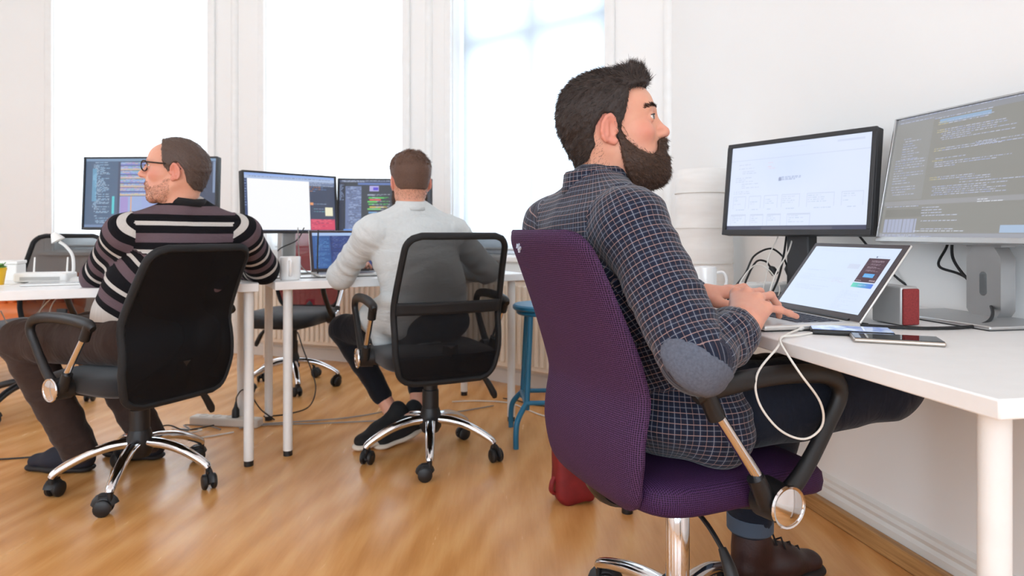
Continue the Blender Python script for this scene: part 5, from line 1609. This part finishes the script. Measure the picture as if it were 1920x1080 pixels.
cable('black cable bending beside the silver monitor stand', [(1.165, 1.72, .95), (1.135, 1.70, .90), (1.102, 1.68, .853), (1.143, 1.655, .831), (1.195, 1.60, .785), (1.225, 1.52, .772), (1.27, 1.42, .768)], M_BCABLE, .0034)
cable('black cable dropping over the silver monitor stand', [(1.235, 1.50, .93), (1.222, 1.475, .88), (1.232, 1.46, .83), (1.220, 1.45, .79), (1.19, 1.44, .765), (1.17, 1.46, .742)], M_BCABLE, .0034)
cable('black cable running down from the black monitor to the power strip', [(.90, 2.13, .96), (.886, 2.10, .931), (.868, 2.08, .863), (.835, 2.04, .795), (.776, 1.96, .742)], M_BCABLE, .0034)
cable('white cable running from the black monitor towards the hands', [(.89, 2.07, .95), (.885, 2.05, .931), (.85, 2.0, .881), (.78, 1.92, .82), (.712, 1.80, .765), (.70, 1.76, .739)], M_WCABLE, .0022)
cable('thin white cable beside the monitor neck', [(.86, 2.10, .95), (.848, 2.08, .92), (.812, 2.06, .86), (.80, 2.05, .80), (.775, 2.02, .741)], M_WCABLE, .0018)
cable('black cable arching to the far power socket plug', [(.64, 1.93, .739), (.685, 1.99, .775), (.736, 2.05, .811), (.778, 2.09, .863), (.842, 2.12, .886), (.885, 2.13, .861), (.902, 2.135, .83)], M_BCABLE, .0032, plug=(.03, .012, M_BLK))
cable('black cable arching to the near power socket plug', [(.69, 1.97, .739), (.739, 2.04, .80), (.785, 2.09, .845), (.82, 2.105, .845), (.836, 2.108, .828)], M_BCABLE, .0032, plug=(.03, .012, M_BLK))
cable('white cable curled in front of the power strip', [(.66, 1.93, .739), (.70, 1.99, .79), (.765, 2.05, .835), (.81, 2.05, .82), (.83, 2.02, .77), (.80, 1.96, .7395)], M_WCABLE, .002)
cable('grey thin cable lying along the back of the desk', [(.95, 2.16, .739), (1.0, 2.05, .7385), (1.09, 1.98, .7385), (1.23, 1.86, .7385), (1.31, 1.5, .7385), (1.37, 1.2, .7385)], M_WCABLE, .002)
# --- power strip on the desk
ps = thing('power_strip', 'white power strip with black plugs behind the typing hands', 'power strip', (.87, 2.12, DESK_Z), R(5))
MB().box((0, 0, .02), (.26, .055, .04)).build('body', M_WPL, ps, bevel=.006)
for x in (-.09, -.035, .03, .09): MB().lathe([(.021, .040), (.021, .0425), (.016, .0425), (.016, .0405), (0, .0405)], 20, (x, 0, 0)).build('socket', M_WPL, ps)
MB().box((.118, 0, .042), (.014, .02, .006)).build('switch', mat('red_switch', (220, 60, 50), .4), ps, bevel=.001)
# --- phones
def phone(label, loc, rz, case, scr, th=.010):
    r = thing('phone', label, 'phone', loc, rz, 'phones on the right desk')
    MB().box((0, 0, th/2), (.148, .072, th)).build('body', case, r, bevel=.0042, seg=4)
    o = MB().box((0, 0, th+.0003), (.143, .067, .0012)).build('screen', scr, r, bevel=.0004)
    MB().box((.052, .026, -.0003+.0006), (.03, .012, .0012)).build('camera_bump', M_BLK, r)
    return r
def phone_scr():
    t = NT('lit_phone_screen'); n = t.noise(t.coords('Object', (30, 18, 1)), 1.5, 2)
    c = t.ramp(n, [(.35, lin((120, 150, 226))), (.6, lin((206, 222, 250)))])
    t.b.inputs['Base Color'].default_value = (.01, .01, .012, 1); t.b.inputs['Roughness'].default_value = .06
    t.link(c, t.b.inputs['Emission Color']); t.b.inputs['Emission Strength'].default_value = E_SCR*.75; return t.m
phone('black cased phone with a lit screen charging beside the laptop', (.680, 1.308, DESK_Z), R(-21), M_BLK, phone_scr(), .011)
phone('silver phone with a dark glossy screen nearest the desk edge', (.716, 1.214, DESK_Z), R(-21.5), mat('champagne_metal', (196, 186, 176), .3, .8), mat('dark_phone_glass', (14, 14, 18), .04, spec=.8), .0085)
# --- red speaker
sp = thing('speaker', 'small red fronted speaker box standing behind the laptop lid', 'speaker', (*uv(1.128, 1.262), DESK_Z), A)
MB().box((.0, 0, .044), (.044, .086, .084)).build('cabinet', mat('silver_speaker_case', (186, 184, 182), .4, .4), sp, bevel=.004)
rm = mat('red_speaker_cloth', (136, 46, 46), .85, var=.2, vscale=300, bump=.4, bscale=900)
MB().box((0, -.046, .042), (.040, .007, .079)).build('front_grille', rm, sp, bevel=.003)
MB().box((0.024, 0, .042), (.005, .08, .078)).build('side_grille', rm, sp, bevel=.002)
# --- mugs
def mug(label, loc, rz, rr=.041, h=.095):
    r = thing('mug', label, 'mug', loc, rz, 'white mugs')
    MB().lathe([(0, 0), (rr*.86, 0), (rr*.95, .006), (rr, .02), (rr, h-.003), (rr-.001, h), (rr-.0035, h), (rr-.004, h-.004), (rr-.004, .008), (0, .006)], 32).build('cup', M_PORC, r, angle=60)
    MB().tube(catmull([(rr-.003, 0, h*.80), (rr+.018, 0, h*.82), (rr+.029, 0, h*.62), (rr+.026, 0, h*.38), (rr+.010, 0, h*.22), (rr-.003, 0, h*.22)], 6), .0048, 10, sx=1.3).build('handle', M_PORC, r)
    return r
mug('white mug behind the hands on the right desk', (.607, 2.065, DESK_Z), R(-12))
mug('white mug at the corner of the middle desk', (-.952, 2.79, DESK_Z), R(-70), .044, .10)
# --- paper floor lamp
pl = thing('floor_lamp', 'white ribbed paper floor lamp standing in the corner behind the black monitor', 'lamp', (.797, 2.70, 0))
def paper():
    t = NT('rice_paper'); n = t.noise(t.coords('Object', (1, 1, 6)), 9, 4)
    t.link(t.mix(n, lin((236, 234, 230)), lin((250, 249, 247))), t.b.inputs['Base Color']); t.b.inputs['Roughness'].default_value = .9
    t.bump(t.noise(t.coords('Object'), 45, 3), .25, .004); return t.m
prof = []
for i in range(64):
    z = .05+1.145*i/63; prof.append((.112+.005*abs(math.sin((z-.05)/.0476*math.pi/2)), z))
MB().lathe([(0.02, .05)]+prof+[(.10, 1.197), (.02, 1.197)], 40).build('paper_shade', paper(), pl, angle=70)
for i in range(0, 24, 3): MB().lathe([(.1185, 0), (.1195, .001), (.1185, .002), (.1175, .001), (.1185, 0)], 40, (0, 0, .096+.0477*i)).build('hoop', mat('bamboo_hoop', (226, 222, 214), .7), pl)
MB().lathe([(0, 0), (.10, 0), (.10, .015), (.02, .02), (.018, .05), (0, .05)], 32).build('base', M_WPL, pl)

# --- blue stool
M_BLUE = mat('petrol_blue_paint', (28, 104, 138), .4, var=.08)
st = thing('stool', 'petrol blue tubular metal stool beside the purple chair', 'stool', (.165, 2.99, 0), R(229)-R(0))
MB().lathe([(0, .585), (.155, .585), (.162, .592), (.162, .604), (.155, .611), (0, .611)], 36).build('seat', M_BLUE, st)
MB().tube([(.135*math.cos(a), .135*math.sin(a), .575) for a in np.linspace(0, 2*math.pi, 33)[:-1]], .011, 10, closed=True).build('seat_ring', M_BLUE, st)
for i in range(4):
    a = i*math.pi/2; c, s_ = math.cos(a), math.sin(a)
    MB().tube([(c*.125, s_*.125, .575), (c*.150, s_*.150, .20), (c*.152, s_*.152, .155)], .0125, 12).build('leg', M_BLUE, st)
    MB().tube(catmull([(c*.150, s_*.150, .185), (c*.180, s_*.180, .160), (c*.215, s_*.215, .118), (c*.225, s_*.225, .07), (c*.225, s_*.225, 0)], 5), .0125, 12).build('lower_leg', M_BLUE, st)
for i in range(4):
    a, b = i*math.pi/2, (i+1)*math.pi/2
    MB().cyl((.158*math.cos(a), .158*math.sin(a), .185), (.158*math.cos(b), .158*math.sin(b), .185), .0105, n=12).build('foot_rail', M_BLUE, st)

# --- red bag on the floor
rb = thing('bag', 'small red bag on the floor behind the purple chair', 'bag', (.215, 2.28, 0), R(12))
M_RED = mat('red_canvas', (122, 22, 26), .6, var=.15, vscale=25, bump=.2, bscale=300)
b = MB().superq((0, 0, .105), (.072, .055, .105), .35, .45, 32, 18)
b.v = [(x*(1+.10*math.sin(z*40)*.25), y, z+.006*math.sin(x*60)) for x, y, z in b.v]; b.build('pouch', M_RED, rb, angle=80)
MB().tube(catmull([(-.05, 0, .20), (-.03, 0, .245), (.03, 0, .245), (.05, 0, .20)], 6), .006, 8).build('handle', M_RED, rb)
MB().tube(catmull([(-.072, -.01, .09), (-.084, -.02, .075), (-.086, -.02, .05), (-.074, -.015, .035)], 5), .006, 8, sx=1.6).build('strap', M_RED, rb)

# --- orange armchair at the far left
oc = thing('armchair', 'orange upholstered armchair with a channelled back at the left edge', 'armchair', (-3.22, 4.22, 0), R(6))
M_ORG = mat('orange_leather', (206, 104, 40), .35, var=.12, vscale=14)
sb = MB().superq((0, 0, .37), (.31, .30, .095), .5, .3, 40, 16).build('seat', M_ORG, oc, angle=80)
for i in range(10):
    MB().superq((-.27+.06*i, .235, .535), (.031, .045, .125), .35, .8, 12, 12).build('back_channel', M_ORG, oc, angle=80)
MB().box((0, .0, .262), (.58, .54, .03)).build('seat_frame', mat('walnut_wood', (96, 60, 36), .5, var=.2), oc, bevel=.006)
for x in (-.26, .26):
    for y in (-.23, .23): MB().cyl((x, y, .25), (x*1.05, y*1.05, 0), .019, .013, n=14).build('leg', mat('walnut_wood', (96, 60, 36), .5), oc)

# --- things on the left desk
pp = thing('potted_plant', 'small leafy plant in a yellow pot on the left desk', 'plant', (-1.985, 2.50, DESK_Z))
MB().lathe([(0, 0), (.026, 0), (.034, .055), (.036, .058), (.036, .068), (.031, .068), (.030, .058), (0, .056)], 28).build('pot', mat('yellow_glaze', (238, 186, 34), .35), pp)
ml = mat('fresh_green_leaf', (104, 158, 70), .5, var=.25, vscale=60)
g = random.Random(4)
for i in range(26):
    a = g.uniform(0, 6.28); t = g.uniform(.25, 1.15); L = g.uniform(.03, .055)
    d = np.array((math.cos(a)*math.sin(t), math.sin(a)*math.sin(t), math.cos(t))); s_ = np.cross(d, (0, 0, 1)); s_ /= np.linalg.norm(s_)+1e-9; u = np.cross(s_, d)
    p0 = np.array((math.cos(a)*.012, math.sin(a)*.012, .056)); V = []; F = []
    for k in range(5):
        q = k/4; w = .009*math.sin(math.pi*min(1, q*.92+.08)); c = p0+d*L*q-np.array((0, 0, 1))*q*q*L*.25
        V += [c-s_*w, c+u*.002, c+s_*w]
    for k in range(4):
        F += [(k*3, k*3+1, k*3+4, k*3+3), (k*3+1, k*3+2, k*3+5, k*3+4)]
    MB().add(V, F).build('leaf', ml, pp, solid=.0008)
tb = thing('tablet', 'thin silver tablet lying on the left desk', 'tablet', (-1.785, 2.545, DESK_Z), R(24))
MB().box((0, 0, .004), (.20, .14, .007)).build('body', M_STEEL2, tb, bevel=.002); MB().box((0, 0, .0079), (.185, .125, .0008)).build('screen', mat('pale_tablet_glass', (206, 208, 210), .1), tb)
wb = thing('router', 'flat white router box on the left desk', 'router', (-1.905, 2.66, DESK_Z), R(14))
MB().box((0, 0, .022), (.19, .11, .036)).build('case', M_WPL, wb, bevel=.008, seg=3)
MB().box((0, -.0555, .018), (.14, .002, .014)).build('port_panel', mat('grey_port_panel', (176, 174, 170), .5), wb)
for x in (-.06, .06): MB().cyl((x, .04, .03), (x, .05, .10), .004, .003, n=8).build('antenna', M_WPL, wb)
for i, (x, y, rz, lb) in enumerate(((-2.07, 2.60, 18, 'loose white paper sheet beside the yellow pot'), (-1.64, 2.66, 33, 'white paper sheet under the striped elbow'))):
    tag(MB().box((0, 0, .0008), (.21, .297, .0014)).build('paper_sheet', mat('white_paper', (244, 243, 240), .8), smooth=False), lb, 'paper', 'loose paper sheets'); q = COL.objects[-1]
    q.location = (x, y, DESK_Z); q.rotation_euler = (0, 0, R(rz))
dl = thing('desk_lamp', 'white curved neck desk lamp on the left desk', 'lamp', (-1.825, 2.70, DESK_Z), R(20))
MB().lathe([(0, 0), (.05, 0), (.052, .006), (.045, .014), (.012, .02), (0, .02)], 28).build('base', M_WPL, dl)
MB().tube(catmull([(0, 0, .015), (.005, 0, .06), (.0, 0, .11), (-.022, 0, .145), (-.045, 0, .165)], 6), .006, 10).build('neck', M_WPL, dl)
MB().lathe([(.008, .03), (.012, .026), (.026, -.006), (.024, -.006), (.008, .024)], 24, (-.052, 0, .175), rotm(0, -.5, 0)).build('shade', M_WPL, dl)
hb = thing('storage_box', 'white storage box at the back of the left desk', 'box', (-2.165, 2.745, DESK_Z), R(20))
MB().box((0, 0, .035), (.16, .11, .07)).build('body', M_WPL, hb, bevel=.004); MB().box((0, 0, .077), (.166, .116, .014)).build('lid', M_WPL, hb, bevel=.003)
# --- things on the middle desk
wbx = thing('carton', 'small white carton between the striped sleeve and the mug', 'box', (-1.105, 2.945, DESK_Z), R(30))
MB().box((0, 0, .06), (.075, .06, .12)).build('body', mat('white_card', (238, 236, 232), .7), wbx, bevel=.002); MB().box((0, 0, .121), (.072, .057, .003)).build('flap', mat('white_card', (238, 236, 232), .7), wbx)
wp = thing('panel_board', 'cream board leaning behind the monitor stand', 'board', (-.835, 3.225, DESK_Z), R(28))
MB().box((0, .0, .085), (.24, .012, .17), rotm(-.08, 0, 0)).build('board', mat('cream_card', (232, 230, 218), .7), wp, bevel=.002)
MB().box((.06, -.012, .155), (.05, .006, .014), rotm(-.08, 0, 0)).build('green_tag', mat('lime_tag', (150, 206, 70), .6), wp)
cable('black cable falling from the white page monitor into its stand', [(-1.0, 3.13, .96), (-1.02, 3.08, .90), (-1.08, 3.02, .86), (-1.10, 2.99, .80), (-1.09, 2.96, .739)], M_BCABLE, .0028)
cable('thin grey cable drooping behind the middle desk mug', [(-1.02, 3.10, .96), (-1.0, 3.05, .86), (-.97, 3.0, .78), (-.90, 2.99, .742), (-.84, 3.03, .738)], M_GCABLE, .0022)
cable('black cable standing up beside the dark laptop', [(-.905, 3.04, .95), (-.905, 3.03, .86), (-.90, 3.01, .79), (-.89, 2.99, .745), (-.86, 2.98, .7385)], M_BCABLE, .0035)
cable('thin black cable crossing the middle desk front', [(-1.12, 2.80, .7375), (-1.0, 2.86, .7375), (-.86, 2.89, .7375), (-.80, 2.94, .7375)], M_BCABLE, .0022)
# --- under the left desk and on the floor
for i, (lb, pts, m) in enumerate((
    ('white cable looping below the left desk top', [(-1.83, 2.62, .70), (-1.85, 2.55, .63), (-1.83, 2.50, .575), (-1.74, 2.50, .545), (-1.66, 2.52, .56), (-1.60, 2.56, .63), (-1.58, 2.62, .70)], M_WCABLE),
    ('white cable with a small switch hanging by the chair arm', [(-1.80, 2.62, .70), (-1.80, 2.55, .66), (-1.775, 2.50, .60), (-1.70, 2.49, .565), (-1.62, 2.50, .56), (-1.56, 2.55, .60)], M_WCABLE),
    ('grey cable sagging under the left desk towards the orange armchair', [(-1.96, 2.75, .70), (-1.97, 2.72, .62), (-2.02, 2.70, .56), (-2.10, 2.72, .55), (-2.2, 2.8, .60)], M_GCABLE),
    ('black cable on the floor entering from the left edge', [(-2.6, 2.62, .004), (-2.3, 2.66, .004), (-2.06, 2.69, .004), (-1.92, 2.74, .004)], M_BCABLE),
    ('long grey cable on the floor under the middle desk', [(-1.30, 3.10, .006), (-1.188, 3.151, .006), (-.938, 3.177, .006), (-.711, 3.213, .006), (-.533, 3.25, .006), (-.277, 3.385, .006), (-.1, 3.5, .006)], M_GCABLE),
    ('second grey cable curving along the floor behind the desk legs', [(-1.25, 3.16, .006), (-1.0, 3.22, .006), (-.86, 3.26, .006), (-.72, 3.34, .006), (-.60, 3.46, .006)], M_GCABLE),
    ('black cable hanging from the red chair to the floor', [(-1.16, 3.52, .40), (-1.12, 3.5, .30), (-1.08, 3.5, .20), (-1.05, 3.48, .10), (-1.07, 3.42, .02), (-1.16, 3.34, .005), (-1.26, 3.30, .005)], M_BCABLE),
    ('white cable on the floor beside the blue stool', [(-.33, 3.58, .006), (-.20, 3.60, .006), (-.02, 3.56, .006), (.08, 3.42, .006), (.17, 3.30, .006), (.3, 3.25, .006)], M_WCABLE),
    ('dark cable on the floor below the right radiator', [(-.05, 3.66, .005), (.02, 3.62, .005), (.12, 3.52, .005), (.25, 3.46, .005), (.4, 3.3, .005)], M_BCABLE),
    ('tangled black cable on the floor behind the striped man', [(-1.72, 2.95, .005), (-1.66, 3.0, .03), (-1.60, 3.03, .04), (-1.55, 3.06, .01), (-1.48, 3.04, .02), (-1.42, 3.10, .02)], M_BCABLE),
    ('tangled grey cable on the floor behind the striped man', [(-1.74, 3.02, .004), (-1.60, 2.96, .004), (-1.50, 3.02, .02), (-1.56, 3.10, .02), (-1.46, 3.12, .01), (-1.38, 3.08, .006)], M_GCABLE),
    ('white cable bunched beside the floor power strip', [(-1.62, 3.10, .005), (-1.5, 3.06, .012), (-1.44, 3.02, .02), (-1.50, 2.98, .012), (-1.42, 2.96, .005), (-1.3, 3.04, .005)], M_WCABLE))):
    cable(lb, pts, m, .0034 if i > 2 else .0024)
fs = thing('power_strip', 'long grey white power strip on the floor under the left desk', 'power strip', (-1.39, 3.165, 0), R(-10))
MB().box((0, 0, .021), (.36, .06, .042)).build('body', mat('aged_white_plastic', (206, 198, 188), .5), fs, bevel=.008)
for x in (-.12, -.05, .02, .09): MB().lathe([(.021, .042), (.021, .0445), (.016, .0445), (.016, .0425), (0, .0425)], 18, (x, 0, 0)).build('socket', mat('aged_white_plastic', (206, 198, 188), .5), fs)
pg = thing('power_plug', 'black plug standing in the floor power strip', 'plug', (-1.34, 3.155, .0425), 0)
MB().tube([(0, 0, 0), (0, 0, .035), (0, 0, .05), (.002, 0, .075)], [.018, .017, .009, .004], 12).build('plug_body', M_BLK, pg)
MB().tube(catmull([(.002, 0, .07), (.006, 0, .10), (.03, .01, .13), (.06, .03, .10), (.10, .06, .02), (.16, .08, -.036)], 5), .0032, 8).build('cord', M_BLK, pg)
